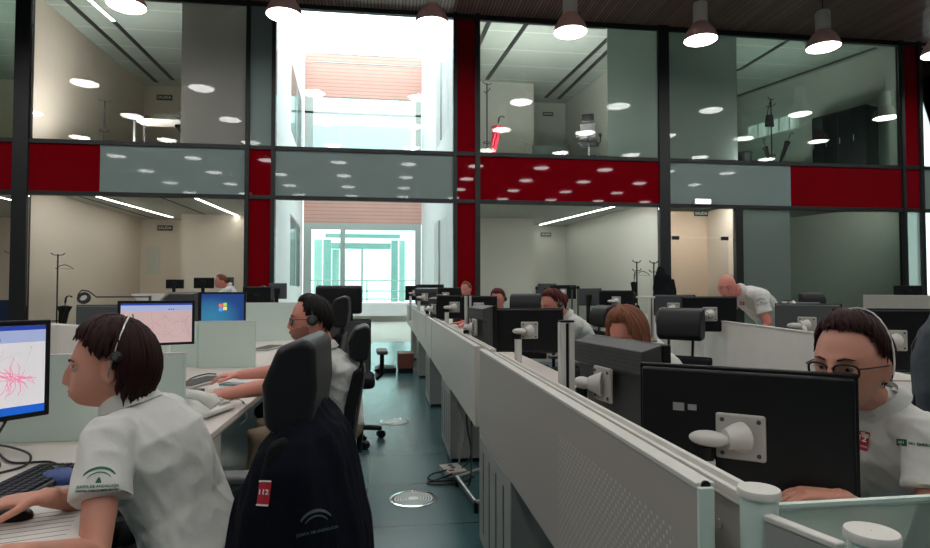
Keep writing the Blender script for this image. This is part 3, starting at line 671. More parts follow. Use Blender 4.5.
# ---- monitors.  Local frame: screen looks to +Y, base at the origin
def monitor(name, label, loc, a, w=.53, h=.335, zc=.36, tilt=0, kind='black', screen=None, stand='foot', th=.03, group='desk monitors'):
    r = empty(name, loc, a-PI/2, label, 'monitor', group)
    Mt = Matrix.Translation((0, 0, zc)) @ Matrix.Rotation(tilt, 4, 'X')
    body = {'black': M_black, 'grey': M_dgrey, 'slate': mat('slate_plastic', srgb(70, 76, 78), .5)}[kind]
    if kind == 'grey':
        MB().box(-w/2, -.012, -h/2, w/2, .02, h*.53, Mt).build('bezel', M_black, r, bevel=.005)
        b = MB(); b.prism([(-.012, -h*.48), (-.05, -h*.42), (-.062, h*.16), (-.085, h*.2), (-.085, h*.46), (-.012, h*.53)], 0, -w*.49, w*.49, Mt); b.build('rear_housing', body, r, bevel=.004)
        b = MB()
        for i in range(30):
            for j in range(5):
                x = -w*.46+i*w*.92/29; z = h*.22+j*h*.048; b.box(x, -.0865, z, x+w*.016, -.0848, z+h*.02, Mt)
        b.build('vent_grille', M_greyp, r, smooth=0)
    else:
        MB().box(-w/2, -th*.4, -h/2, w/2, .012, h/2, Mt).build('bezel', M_black, r, bevel=.004)
        MB().box(-w*.485, -th, -h*.475, w*.485, -th*.35, h*.475, Mt).build('rear_housing', body, r, bevel=.012, segs=3)
    sw, sh = w/2-.018, h/2-.018
    s = None
    if screen is None: MB().box(-sw, .011, -sh, sw, .0135, sh, Mt).build('screen', mat('dark_screen', (.02, .022, .025), .12), r, smooth=0)
    else: screen(r, Mt, sw, sh, .0135)
    if stand == 'foot':
        MB().lathe([(.001, 0), (.12, 0), (.12, .008), (.06, .018), (.001, .02)], 32).build('base', M_black, r)
        MB().box(-.03, -.075, .01, .03, -.05, zc+.03).build('stand', M_black, r, bevel=.006)
        MB().cbox((0, -.045, zc), (.08, .04, .08)).build('hinge', M_black, r, bevel=.006)
    else:
        bk = .085 if kind == 'grey' else th
        MB().box(-.062, -bk-.012, -.062, .062, -bk+.002, .062, Mt).build('mount_plate', M_lgrey, r, bevel=.008)
        b = MB()
        for sx in (-1, 1):
            for sz in (-1, 1): b.cyl((sx*.045, -bk-.012, sz*.045), (sx*.045, -bk-.015, sz*.045), .006, n=10, M=Mt)
        b.build('screw', M_dgrey, r) if False else b.build('screw_set', M_dgrey, r)
        MB().tube([(0, -bk-.008, 0), (-.012, -bk-.022, .0), (-.035, -bk-.038, -.002)], [.044, .036, .026], 18, Mt).sph((-.075, -bk-.046, -.004), (.052, .028, .022), 20, 12, Mt).build('arm_head', M_whitep, r)
        q = Mt @ V((-.085, -bk-.048, -.025))
        MB().cyl((q.x, q.y, q.z), (q.x, q.y, q.z-.035), .022).build('joint', M_black, r)
        MB().cyl((q.x, q.y, q.z-.035), (q.x, q.y, 0), .026).build('arm_post', M_whitep, r)
        MB().lathe([(.001, 0), (.05, 0), (.05, .01), (.001, .012)], 24, M=Matrix.Translation((q.x, q.y, 0))).build('clamp', M_lgrey, r)
        MB().box(w*.18-w*.0, -bk*(1 if kind != 'grey' else .72)-.001, .02*0-.02, w*.24, -bk*(1 if kind != 'grey' else .72)+.001, .03, Mt) if 0 else None
    return r
M_stk = mat('sticker', srgb(150, 152, 150), .6)
def place_mon(name, label, pxc, pyc, depth, a, **kw):
    """monitor whose centre stands at the given spot; foot drops to the desk at z0"""
    z0 = kw.pop('z0', DZ); c = atD(pxc, pyc, depth)
    return monitor(name, label, (c.x, c.y, z0), a, zc=max(.2, c.z-z0), **kw)
def emis(name, c, s=1.0): return mat(name, c, .3, emit=s, var=.0)
E_map = emis('map_paper', srgb(222, 220, 224), .55); E_tb = emis('screen_toolbar', srgb(170, 184, 226), .5); E_tt = emis('screen_title', srgb(40, 70, 170), .5); E_task = emis('screen_taskbar', srgb(24, 92, 196), .7); E_pink = emis('map_roads_pink', srgb(226, 140, 172), .5); E_line = emis('map_roads_grey', srgb(170, 160, 164), .4); E_peach = emis('map_peach', srgb(214, 186, 186), .42); E_wh = emis('screen_white', srgb(230, 235, 250), .6)
def quad(r, Mt, x0, z0, x1, z1, y, m, nm):
    return MB().add([(x0, y, z0), (x1, y, z0), (x1, y, z1), (x0, y, z1)], [(0, 1, 2, 3)], Mt).build(nm, m, r, smooth=0)
def map_screen(peach):
    def f(r, Mt, sw, sh, y):
        # x is mirrored seen from the front: +x is the viewer's left
        MB().box(-sw, .011, -sh, sw, y, sh, Mt).build('screen', E_peach if peach else E_map, r, smooth=0)
        quad(r, Mt, -sw, sh*.90, sw, sh, y+.0006, E_tt, 'title_bar'); quad(r, Mt, -sw, sh*.62, sw, sh*.90, y+.0006, E_tb, 'toolbar')
        if not peach: quad(r, Mt, -sw, -sh, sw, -sh*.82, y+.0006, E_task, 'taskbar')
        rd = random.Random(3 if peach else 5); b = MB(); c0 = (-.02, -.03) if not peach else (.02, -.0)
        def line(bb, x, z, ang, n, st, wd):
            for i in range(n):
                x2 = x+math.cos(ang)*st; z2 = z+math.sin(ang)*st
                if abs(x2) > sw*.97 or not -sh*.8 < z2 < sh*.58: return
                nx, nz = -math.sin(ang)*wd, math.cos(ang)*wd
                bb.add([(x-nx, y+.001, z-nz), (x2-nx, y+.001, z2-nz), (x2+nx, y+.001, z2+nz), (x+nx, y+.001, z+nz)], [(0, 1, 2, 3)], Mt)
                x, z = x2, z2; ang += rd.uniform(-.5, .5)
        for i in range(4 if peach else 30): line(b, (c0[0] if peach else -.15)+rd.uniform(-.02, .02), c0[1]+rd.uniform(-.015, .015), rd.uniform(0, 2*PI), rd.randint(3, 7), .011, .0011)
        b.build('map_roads', E_pink, r, smooth=0)
        b = MB()
        for i in range(26): line(b, rd.uniform(-sw*.9, sw*.9), rd.uniform(-sh*.7, sh*.5), rd.uniform(0, 2*PI), rd.randint(4, 14), .012, .0006)
        b.build('map_lines', E_line, r, smooth=0)
        for i in range(3): quad(r, Mt, .0-sw*.35-i*.013, sh*.66, .008-sw*.35-i*.013, sh*.72, y+.001, E_tt, 'toolbar_icon')
    return f
def win_screen(r, Mt, sw, sh, y):
    m = bpy.data.materials.new('blue_desktop_glow'); m.use_nodes = True; nt = m.node_tree; N = nt.nodes; L = nt.links; b = N['Principled BSDF']
    tc = N.new('ShaderNodeTexCoord'); vd = N.new('ShaderNodeVectorMath'); vd.operation = 'DISTANCE'; vd.inputs[1].default_value = (.05, 0, -.08)
    L.new(tc.outputs['Generated'], vd.inputs[0]); vd.inputs[1].default_value = (.75, .5, .25)
    cr = N.new('ShaderNodeValToRGB'); cr.color_ramp.elements[0].color = (*srgb(70, 190, 215), 1); cr.color_ramp.elements[1].color = (*srgb(14, 54, 130), 1); cr.color_ramp.elements[1].position = .85
    L.new(vd.outputs['Value'], cr.inputs[0]); L.new(cr.outputs[0], b.inputs['Emission Color']); b.inputs['Emission Strength'].default_value = .75; b.inputs['Base Color'].default_value = (.02, .05, .1, 1)
    MB().box(-sw, .011, -sh, sw, y, sh, Mt).build('screen', m, r, smooth=0)
    cs = {(1, 1): srgb(214, 96, 66), (-1, 1): srgb(150, 190, 80), (1, -1): srgb(70, 140, 220), (-1, -1): srgb(238, 200, 90)}
    for (sx, sz), c in cs.items():
        b2 = MB(); s = .036; g = .003; n = 5; vs = []
        for i in range(n+1):
            for j in range(2):
                u = g+(s-g)*i/n; x = sx*u; z = (g+(s-g)*j)*sz + .02+.006*math.sin(-x*70)
                vs.append((x, y+.0008, z))
        b2.add(vs, [(2*i, 2*i+1, 2*i+3, 2*i+2) for i in range(n)], Mt).build('logo_pane', emis('logo_%d%d' % (sx, sz), c, .9), r, smooth=0)

# right bench, first station
AL = atD(642, 412, 1.76); AR = atD(858, 440, 1.5)
ang = math.atan2((AR-AL).y, (AR-AL).x); back = ang-PI/2
A = (AL+AR)/2
m_a = monitor('monitor', 'large black monitor seen from behind in front of the woman with glasses', (A.x, A.y, DZ), back+PI, w=(AR-AL).length*1.01, h=.368, zc=A.z-DZ-.026, stand='arm')
for o in KIDS(m_a):
    if o.name.startswith('rear'): break
bk = .0305
for x0, x1, z0, z1 in ((-.175, -.145, .030, .052), (-.135, -.112, .034, .050)):
    MB().box(x0, -bk-.001, z0, x1, -bk+.002, z1, Matrix.Translation((0, 0, A.z-DZ))).build('sticker', M_stk, m_a, smooth=0)
B1 = atD(569, 362, 2.38); B2_ = atD(648, 396, 1.84)
ang = math.atan2((B2_-B1).y, (B2_-B1).x); B = (B1+B2_)/2
m_b = monitor('monitor', 'dark grey monitor with perforated rear ridge beside the large black one', (B.x+.09, B.y+.02, DZ), ang+PI/2, w=.50, h=.30, zc=.24, kind='grey', stand='arm')
m_c = None if True else place_mon('monitor', 'slim grey monitor edge seen just left of the blonde woman', 588, 350, 2.42, .55+PI/2, w=.30, h=.29, kind='slate', stand='foot')
# second station
m = place_mon('monitor', 'black monitor with white mount plate at the second aisle bench station', 529, 330, 4.3, 1.42, w=.50, h=.32, stand='arm')
m = place_mon('monitor', 'dark grey ridged monitor left of the second station black monitor', 486, 327, 4.45, .12, w=.44, h=.31, kind='grey', stand='arm')
m = place_mon('monitor', 'black monitor behind the second twin upright, left of it', 455, 307, 7.0, 1.3, w=.44, h=.28, stand='arm')
m = place_mon('monitor', 'black monitor behind the second twin upright, below the red-haired person', 479, 308, 6.8, 1.3, w=.42, h=.28, stand='arm')
m = place_mon('monitor', 'grey angled monitor at the third station beside the white folded arms', 440, 309, 7.3, .4, w=.34, h=.28, kind='grey', stand='arm')
m = place_mon('monitor', 'small black monitor at the fourth station of the aisle bench', 428, 297, 9.4, .9, w=.42, h=.28, kind='grey', stand='arm')
m = place_mon('monitor', 'black monitor top at the fourth station before the courtyard window', 446, 296, 9.8, 1.3, w=.6, h=.28, stand='arm')
m = place_mon('monitor', 'distant black monitor at the end of the aisle bench', 416, 293, 12, 1.0, w=.5, h=.3, stand='arm')
m = place_mon('monitor', 'distant black monitor beside the small window of the courtyard', 430, 291, 12.6, 1.3, w=.6, h=.28, stand='arm')

# ---- second row: white divider panels, desks and monitors
def board(p, q, z0, z1, label, m=None, nm='divider_panel', cat='divider', th=.03):
    r = empty(nm, ((p[0]+q[0])/2, (p[1]+q[1])/2, 0), 0, label, cat); c = V(((p[0]+q[0])/2, (p[1]+q[1])/2)); P = (p[0]-c.x, p[1]-c.y); Q = (q[0]-c.x, q[1]-c.y)
    MB().wall(P, Q, z0, z1-.012, th).build('board', m or M_lgrey, r, bevel=.003)
    MB().wall(P, Q, z1-.012, z1, th+.004).build('top_trim', M_whitep, r, bevel=.002)
    d = V(Q)-V(P); d.normalize(); 
    for s in (P, Q):
        x, y = s[0]*.96, s[1]*.96; MB().box(x-.015, y-.015, 0, x+.015, y+.015, z0+.02).build('foot', M_lgrey, r, bevel=.003)
    return r
M_pan = mat('warm_white_panel', srgb(228, 222, 214), .5)
board((2.60, 3.0), (3.02, 5.34), .48, 1.05, 'grey white divider panel behind the woman with glasses', M_pan)
board((3.1, 5.5), (4.15, 11.4), .5, 1.0, 'long white divider panel between the dark bun and the coat stands', M_pan)
pa, pb = atD(863, 294.5, 11), atD(935, 298.5, 8.8)
board((pa.x, pa.y), (pb.x, pb.y), .9, 1.25, 'distant white divider panel near the far red column', M_metalw)
def desk(c, a, L, D_, label, legs=True):
    r = empty('desk', (c[0], c[1], 0), a, label, 'desk')
    MB().box(-L/2, -D_/2, DZ-.03, L/2, D_/2, DZ).build('worktop', M_desk, r, bevel=.004)
    for sx in (-1, 1): MB().box(sx*(L/2-.06)-.025, -D_/2+.06, 0, sx*(L/2-.06)+.025, D_/2-.06, DZ-.03).build('leg', M_lgrey, r, bevel=.004)
    return r
desk((3.36, 4.4), PI/2-.18, 1.9, .7, 'white desk behind the near divider panel, in front of the bald man')
desk((3.05, 2.5), PI/2-.18, 1.8, .7, 'white desk with wide black monitors behind the woman with glasses')
desk((3.66, 6.5), PI/2-.18, 1.6, .6, 'white desk where the bald man leans')
desk((4.1, 8.4), PI/2-.18, 1.9, .7, 'white desk behind the long white divider panel')
desk(((atD(563, 292, 11.4).x+atD(547, 290, 12).x)/2, 11.75), PI/2-.12, 2.2, 1.4, 'far white desk below the coat stands')
k2 = 'monitors on the second row of desks'
place_mon('monitor', 'black monitor with white plate in front of the bald man', 709, 314, 5.2, 1.25, w=.46, h=.31, stand='arm', group=k2)
place_mon('monitor', 'dark slate monitor left of the bald man monitor', 675, 309, 5.8, .7, w=.40, h=.28, kind='slate', stand='arm', group=k2)
place_mon('monitor', 'wide black monitor behind the hair of the woman with glasses', 893, 340, 3.55, 1.12, w=.64, h=.38, stand='arm', group=k2)
place_mon('monitor', 'black monitor behind the divider, above the brown hair of the woman with glasses', 808, 325, 4.4, .75, w=.44, h=.32, kind='slate', stand='arm', group=k2)
place_mon('monitor', 'black monitor under the coat stand with the black coat', 616, 301, 8.3, 1.3, w=.48, h=.3, stand='arm', group=k2)
place_mon('monitor', 'slate monitor left of the monitor under the coat stand', 590, 297, 8.9, .8, w=.36, h=.26, kind='slate', stand='foot', group=k2)
place_mon('monitor', 'black monitor behind the head with the bun', 563, 292, 11.4, 1.4, w=.5, h=.27, stand='arm', group=k2)
place_mon('monitor', 'slate monitor beside the thin upright behind the head with the bun', 547, 290, 12, .9, w=.4, h=.26, kind='slate', stand='foot', group=k2)
place_mon('monitor', 'distant black monitor in front of the far red column', 908, 292, 11.8, 1.2, w=.5, h=.26, stand='foot', group=k2)
desk((10.33, 10.54), PI/2, 1.4, .7, 'distant desk under the black monitor before the far red column')
upright(*atD(787, 325, 4.6).xy, 0, 1.23, 'white upright post just right of the bald man')
p0, p1 = atD(793, 302, 4.6), atD(806, 332, 4.3)
r = empty('support_arm', (p0.x, p0.y, DZ), 0, 'slanting white support arm beside the upright post by the bald man', 'arm')
MB().tube([(0, 0, p0.z-DZ), (p1.x-p0.x, p1.y-p0.y, p1.z-DZ)], .014, 10).build('bar', M_whitep, r); MB().tube([(0, 0, p0.z-DZ), (0, 0, 0)], .012, 10).build('stem', M_whitep, r)
upright(*atD(684.5, 310, 6.3).xy, DZ, 1.27, 'white upright with a flat shelf left of the bald man') if 0 else None
upright(*atD(651, 306, 6.6).xy, 0, 1.24, 'white upright post below the black coat')
r = empty('laptop_shelf', atD(664, 296, 6.3).xy.to_3d(), .3, 'flat white shelf tilted on the desk left of the bald man', 'shelf'); zs = atD(664, 297, 6.3).z
MB().box(-.26, -.14, zs-.01, .26, .14, zs+.01).build('shelf', M_whitep, r, bevel=.004); MB().box(-.02, -.02, DZ, .02, .02, zs).build('stem', M_whitep, r, smooth=0)
for px, py, d, l in ((578, 298, 10.5, 'thin upright beside the far monitors, right of the bun'), (537, 296, 11.5, 'thin upright with a knob left of the far slate monitor'), (572, 292, 11, 'thin upright touching the far black monitor')):
    q = atD(px, py, d); r = empty('thin_upright', (q.x, q.y, 0), 0, l, 'post'); MB().cyl((0, 0, 0), (0, 0, 1.36), .018, n=10).build('rod', M_greyp, r); MB().sph((0, 0, 1.38), .035).build('knob', M_black, r)

# ---- task chairs. local: the sitter looks to +Y
def chair(head=True, hw=.30, hh=.19):
    r = empty('task_chair', (0, 0, 0))
    MB().box(-.24, -.22, .42, .24, .24, .50).build('seat', M_blackfab, r, bevel=.035, segs=4)
    MB().prism([(-.23, .55), (-.25, .72), (-.285, .92), (-.27, .94), (-.235, .92), (-.19, .72), (-.18, .55)], 0, -.21, .21).build('backrest', M_blackfab, r, bevel=.02, segs=3)
    MB().prism([(-.235, .55), (-.258, .72), (-.292, .925), (-.302, .925), (-.27, .72), (-.25, .55)], 0, -.2, .2).build('back_shell', M_greyp, r, bevel=.004)
    MB().tube([(0, -.05, .42), (0, -.27, .44), (0, -.275, .6)], .022, 10).build('back_bar', M_black, r)
    if head:
        hb = .98
        MB().prism([(-.315, hb), (-.33, hb+hh*.5), (-.325, hb+hh), (-.295, hb+hh+.008), (-.24, hb+hh*.95), (-.205, hb+hh*.55), (-.21, hb+.02), (-.25, hb-.01)], 0, -hw/2, hw/2).build('headrest', M_leather, r, bevel=.018, segs=3)
        for s in (-1, 1): MB().tube([(s*hw*.27, -.27, .88), (s*hw*.27, -.285, hb+.03)], .009, 8).build('headrest_post', M_black, r)
    for s in (-1, 1):
        a = MB().tube([(s*.25, .02, .46), (s*.29, .02, .50), (s*.29, .02, .66)], .016, 8).build('armrest', M_black, r)
        MB().box(s*.29-.04, -.12, .66, s*.29+.04, .14, .69).build('arm_pad', M_greyp, a, bevel=.012, segs=3)
    MB().cyl((0, 0, .12), (0, 0, .42), .028).build('gas_column', M_chrome, r)
    b = MB()
    for i in range(5):
        an = 2*PI*i/5+.3; b.tube([(0, 0, .12), (.3*math.cos(an), .3*math.sin(an), .075)], [.028, .018], 8)
    b.build('star_base', M_black, r)
    for i in range(5):
        an = 2*PI*i/5+.3; c = V((.3*math.cos(an), .3*math.sin(an), .03)); t = V((-math.sin(an), math.cos(an), 0))*.02
        MB().cyl(c-t, c+t, .03, n=14).build('caster', M_black, r)
    return r
C1 = chair(); chairs_used = [0]
def put_chair(x, y, a, label, src=None, group='black task chairs', dz=0):
    o = src if src is not None else (C1 if not chairs_used[0] else copy_tree(C1)); chairs_used[0] += 1 if src is None else 0
    for k_ in KIDS(o):
        if k_.name.startswith(('headrest', 'armrest')): k_.scale = (1, 1, 1); k_.location = (0, 0, 0)
    o.scale = (1, 1, 1)
    o.location = (x, y, dz); o.rotation_euler = (0, 0, a-PI/2); tag(o, label, 'chair', group); return o

# ================================================================= PEOPLE
def sm(a, b, x): t = max(0, min(1, (x-a)/(b-a))); return t*t*(3-2*t)
def gs(x, s): return math.exp(-(x/s)**2)
def head_mesh(n=72, m=56, male=False):
    vs = []; fs = []
    jw = .80 if male else .72
    for i in range(m+1):
        ph = PI*i/m
        for k in range(n):
            a = 2*PI*k/n; x = math.sin(ph)*math.cos(a); y = math.sin(ph)*math.sin(a); z = math.cos(ph)
            lo = sm(.1, 1, -z)
            X = x*.077*(1-(1-jw)*lo); Z = z*.118
            Y = y*(.098 if y > 0 else .100)
            if y > 0: Y = Y*(1-.12*sm(.2, 1, abs(x)))*(1+.40*sm(.15, .85, -z))+ .004*lo
            else:
                Y *= 1-.42*sm(.05, .8, -z)
            if z < -.55: Z = Z*(1-.02)
            f = sm(.0, .45, y)
            if f > 0:
                Y += f*.026*gs(X, .0100)*sm(.022, -.030, Z)*sm(-.050, -.036, Z) + f*.006*gs(X, .008)*gs(Z-.005, .02)
                Y += f*.010*gs(abs(X)-.010, .007)*gs(Z+.036, .009)*.6
                Y -= f*.010*gs(abs(X)-.031, .016)*gs(Z-.002, .012)
                Y += f*.005*gs(Z-.024, .010)*gs(abs(X)-.028, .028)
                Y += f*.008*gs(X, .026)*(gs(Z+.057, .0065)+gs(Z+.071, .0075)*.95)
                Y -= f*.003*gs(X, .022)*gs(Z+.064, .003)
                Y += f*.010*gs(X, .024)*gs(Z+.098, .016)
                Y += f*.004*gs(abs(X)-.045, .018)*gs(Z+.028, .022)
            vs.append((X, Y, Z))
    for i in range(m):
        for k in range(n): fs.append((i*n+k, (i+1)*n+k, (i+1)*n+(k+1) % n, i*n+(k+1) % n))
    return vs, fs
def add_head(mb, HM, male, ears=True):
    vs, fs = head_mesh(male=male); mb.add(vs, fs, HM)
    if ears:
        for s in (-1, 1):
            E_ = HM @ Matrix.Translation((s*.078, -.008, -.008)) @ Matrix.Rotation(s*.30, 4, 'Z')
            mb.sph((0, 0, .0), (.010, .019, .033), 14, 10, E_); mb.sph((0, .002, -.024), (.007, .010, .012), 12, 8, E_)
def remesh(mb, name, m, parent, voxel, smooth=2, disp=None):
    me = bpy.data.meshes.new('tmp'); me.from_pydata(mb.v, [], mb.f); me.validate()
    import bmesh
    o = bpy.data.objects.new('tmp', me); COL.objects.link(o)
    r = o.modifiers.new('r', 'REMESH'); r.mode = 'VOXEL'; r.voxel_size = voxel
    if smooth: s_ = o.modifiers.new('s', 'SMOOTH'); s_.iterations = smooth; s_.factor = .5
    dg = bpy.context.evaluated_depsgraph_get(); out = bpy.data.meshes.new_from_object(o.evaluated_get(dg))
    bpy.data.objects.remove(o); bpy.data.meshes.remove(me)
    if disp:
        nr = [v.normal.copy() for v in out.vertices]
        for v, nn in zip(out.vertices, nr): v.co += nn*disp(v.co)
    out.name = name; out.materials.clear(); out.materials.append(m)
    out.polygons.foreach_set('use_smooth', [True]*len(out.polygons))
    ob = bpy.data.objects.new(name, out); COL.objects.link(ob); ob.parent = parent; return ob
def loft(mb, rings, n=24, cap=True):
    """rings: (centre, xaxis*rx, yaxis*ry)"""
    vs = []; fs = []; R_ = list(rings)
    if cap:
        def shrink(r0, r1, ks):
            d = (r0[0]-r1[0]).normalized(); q = min(r0[1].length, r0[2].length)
            return [(r0[0]+d*q*math.sin(k)*.8, r0[1]*max(.02, math.cos(k)), r0[2]*max(.02, math.cos(k))) for k in ks]
        R_ = list(reversed(shrink(R_[0], R_[1], (.5, 1.0, 1.4, 1.56)))) + R_ + shrink(R_[-1], R_[-2], (.5, 1.0, 1.4, 1.56))
    for c, a, b in R_:
        for k in range(n): t = 2*PI*k/n; vs.append(c+a*math.cos(t)+b*math.sin(t))
    for i in range(len(R_)-1):
        for k in range(n): fs.append((i*n+k, i*n+(k+1) % n, (i+1)*n+(k+1) % n, (i+1)*n+k))
    fs.append(tuple(reversed(range(n)))); fs.append(tuple(range((len(R_)-1)*n, len(R_)*n)))
    mb.add(vs, fs)
def limb(mb, pts, rs, n=16, side=None, flat=1.0):
    rings = []
    P = [V(p) for p in pts]
    for i, p in enumerate(P):
        t = (P[min(i+1, len(P)-1)]-P[max(i-1, 0)]).normalized()
        a = V(side) if side is not None else (V((0, 0, 1)) if abs(t.z) < .9 else V((0, 1, 0)))
        a = (a-t*a.dot(t)).normalized(); b = t.cross(a); rings.append((p, a*rs[i], b*rs[i]*flat))
    loft(mb, rings, n)
def ik(S, Wt, l1, l2, pole):
    d = Wt-S; L = d.length
    if L > (l1+l2)*.995: Wt = S+d*((l1+l2)*.995/L); d = Wt-S; L = d.length
    u = d.normalized(); x = (l1*l1-l2*l2+L*L)/(2*L); h = math.sqrt(max(0, l1*l1-x*x))
    p = V(pole)-u*V(pole).dot(u); p.normalize(); return S+u*x+p*h, Wt
def hand(mb, w, d, dn, right, curl=.5, sc=1.0, spread=1.0):
    """w wrist, d pointing direction, dn palm-side direction"""
    d = V(d).normalized(); dn = V(dn); dn = (dn-d*dn.dot(d)).normalized(); s = d.cross(dn)*(1 if right else -1)   # towards the thumb
    rings = []
    for t, rx, ry in ((-.02, .027, .021), (.01, .029, .018), (.045, .038, .016), (.08, .041, .014), (.092, .036, .011)):
        rings.append((w+d*t*sc, s*rx*sc, dn*ry*sc))
    loft(mb, rings, 18)
    for i, (off, L) in enumerate(((.029, .070), (.0095, .078), (-.0105, .072), (-.029, .058))):
        b = w+d*.082*sc+s*off*sc; dr = (d+s*off*4*spread).normalized(); pts = [b-dr*.02]; c = .12; p = b
        pts.append(b)
        for k, fr in enumerate((.45, .32, .23)):
            c += curl*(.5, .75, .6)[k]; v = dr*math.cos(c)+dn*math.sin(c); p = p+v*L*fr*sc; pts.append(p)
        limb(mb, pts, [.0085*sc, .0092*sc, .0085*sc, .0078*sc, .0066*sc], 10)
    b = w+d*.028*sc+s*.030*sc; v1 = (d*.62+s*.75+dn*.25).normalized(); v2 = (d*.85+s*.42+dn*.35).normalized()
    limb(mb, [b-v1*.015, b, b+v1*.034*sc, b+v1*.034*sc+v2*.030*sc, b+v1*.034*sc+v2*.052*sc], [.011*sc, .013*sc, .0105*sc, .0095*sc, .0075*sc], 10)
def decal(verts, faces, target, origin, right, up, direction, m, name, parent, off=.0015):
    """print flat lettering on a garment: flat shapes dropped along a direction on to the cloth"""
    me = target.data; bv = BVHTree.FromPolygons([v.co.copy() for v in me.vertices], [tuple(p.vertices) for p in me.polygons])
    out = []; direction = V(direction).normalized()
    for v in verts:
        p = origin+right*v[0]+up*v[1]
        loc, nr, i, ds = bv.ray_cast(p-direction*.3, direction, 1.0)
        out.append(tuple(loc+nr*off if loc else p))
    return MB().add(out, faces).build(name, m, parent, smooth=0)
def arch(r0, r1, a0, a1, n=20, z0=0):
    vs = []; 
    for i in range(n+1):
        a = a0+(a1-a0)*i/n; tp = math.sin(PI*i/n)**.5*.75+.25; mid = (r0+r1)/2; hw = (r1-r0)/2*tp
        vs += [((mid-hw)*math.cos(a), (mid-hw)*math.sin(a)+z0), ((mid+hw)*math.cos(a), (mid+hw)*math.sin(a)+z0)]
    return vs, [(2*i, 2*i+1, 2*i+3, 2*i+2) for i in range(n)]
def rect2(x0, z0, x1, z1, nx=4, nz=3):
    vs = [(x0+(x1-x0)*i/nx, z0+(z1-z0)*j/nz) for j in range(nz+1) for i in range(nx+1)]
    return vs, [(j*(nx+1)+i, j*(nx+1)+i+1, (j+1)*(nx+1)+i+1, (j+1)*(nx+1)+i) for j in range(nz) for i in range(nx)]

def hair_obj(HM, style, m, parent, N=260, seed=1):
    rd = random.Random(seed); mb = MB()
    P = {'bob': dict(front=64, side=100, back=126, hang=(.0, .03, .035), k=1.12, r=.0085, az0=58, az1=96), 'up': dict(az0=55, az1=92, front=56, side=84, back=120, hang=(0, 0, 0), k=1.075, r=.0085),
         'long': dict(az0=40, az1=85, front=52, side=104, back=120, hang=(.02, .14, .20), k=1.09, r=.0095), 'short': dict(az0=50, az1=85, front=50, side=84, back=118, hang=(0, 0, 0), k=1.035, r=.008)}[style]
    A, B, C_ = .079*P['k'], .100*P['k'], .119*P['k']
    cr = V((0, -.22, .97)).normalized()
    def surf(nv, k=1): return V((nv.x*A*k, nv.y*B*k-.003, nv.z*C_*k))
    # cap
    vs = []; fs = []; n, mm = 48, 36; idx = {}
    for i in range(mm+1):
        for k in range(n):
            ph = PI*i/mm; a = 2*PI*k/n; nv = V((math.sin(ph)*math.cos(a), math.sin(ph)*math.sin(a), math.cos(ph)))
            idx[i, k] = len(vs); vs.append(surf(nv, .965))
    ear = 30 if style == 'bob' else 0
    def keep(nv):
        az = abs(math.degrees(math.atan2(nv.x, nv.y)))
        lim = P['front']-14 + (P['side']-P['front']+10)*sm(P['az0'], P['az1']-5, az) + (P['back']-P['side']-4)*sm(85, 160, az)
        lim -= ear*gs(az-92, 13)
        return math.degrees(math.acos(max(-1, min(1, nv.z)))) < lim
    for i in range(mm):
        for k in range(n):
            ph = PI*(i+.5)/mm; a = 2*PI*(k+.5)/n; nv = V((math.sin(ph)*math.cos(a), math.sin(ph)*math.sin(a), math.cos(ph)))
            if keep(nv): fs.append((idx[i, k], idx[i+1, k], idx[i+1, (k+1) % n], idx[i, (k+1) % n]))
    mb.add(vs, fs, HM)
    dnw = HM.to_3x3().inverted() @ V((0, 0, -1))
    for q in range(N):
        a = 2*PI*(q+rd.random())/N; az = abs((math.degrees(a)+180) % 360-180)
        T = P['front']+(P['side']-P['front'])*sm(P['az0'], P['az1'], az)+(P['back']-P['side'])*sm(85, 160, az); T = T*rd.uniform(.86, 1.04)-ear*gs(az-92, 13)
        hd = V((math.sin(a), math.cos(a), 0)); hd = (hd-cr*hd.dot(cr)).normalized(); kk = rd.uniform(.97, 1.035)
        pts = []; ns = 8; sw = rd.uniform(-.12, .12)+(.35 if az < 50 and style != 'short' else 0)
        t0 = rd.uniform(0, .45)
        for i in range(ns):
            t = t0+(1-t0)*i/(ns-1); th = math.radians(T)*t; hh = (hd+cr.cross(hd)*sw*t*t).normalized()
            nv = cr*math.cos(th)+hh*math.sin(th); pts.append(surf(nv, kk*(1+.02*math.sin(t*PI))))
        hl = P['hang'][0]*(1-sm(40, 80, az))+P['hang'][1]*sm(40, 80, az)*(1-sm(95, 140, az))+P['hang'][2]*sm(95, 140, az)
        if ear: hl *= 1-gs(az-92, 16)
        if hl > .005 and az > 45:
            p = pts[-1]; d = (pts[-1]-pts[-2]).normalized(); L = hl*rd.uniform(.5, 1.2); nn = 5 if hl > .06 else 3
            for i in range(nn):
                d = (d*.6+dnw*.6+V((rd.uniform(-.25, .25), rd.uniform(-.25, .2), 0))).normalized(); p = p+d*L/nn; pts.append(p)
        m_ = len(pts); r0 = P['r']*rd.uniform(.7, 1.15)
        rs = [r0*(.55+.6*math.sin(PI*min(1, (i+1)/m_*1.0)))*(1 if i < m_-2 else .4) for i in range(m_)]
        rs[-1] = .0008
        mb.tube(pts, rs, 6, HM)
    if style == 'up':
        for q in range(60):
            a0 = rd.uniform(0, 2*PI); tl = rd.uniform(-.6, .6); pts = []
            for i in range(7):
                t = a0+i*.35; pts.append(V((.033*math.cos(t), -.128+.02*math.sin(tl+i*.2), .0+.034*math.sin(t))))
            mb.tube(pts, [.003, .008, .009, .009, .009, .008, .002], 6, HM)
    return mb.build('hair', m, parent, smooth=80)

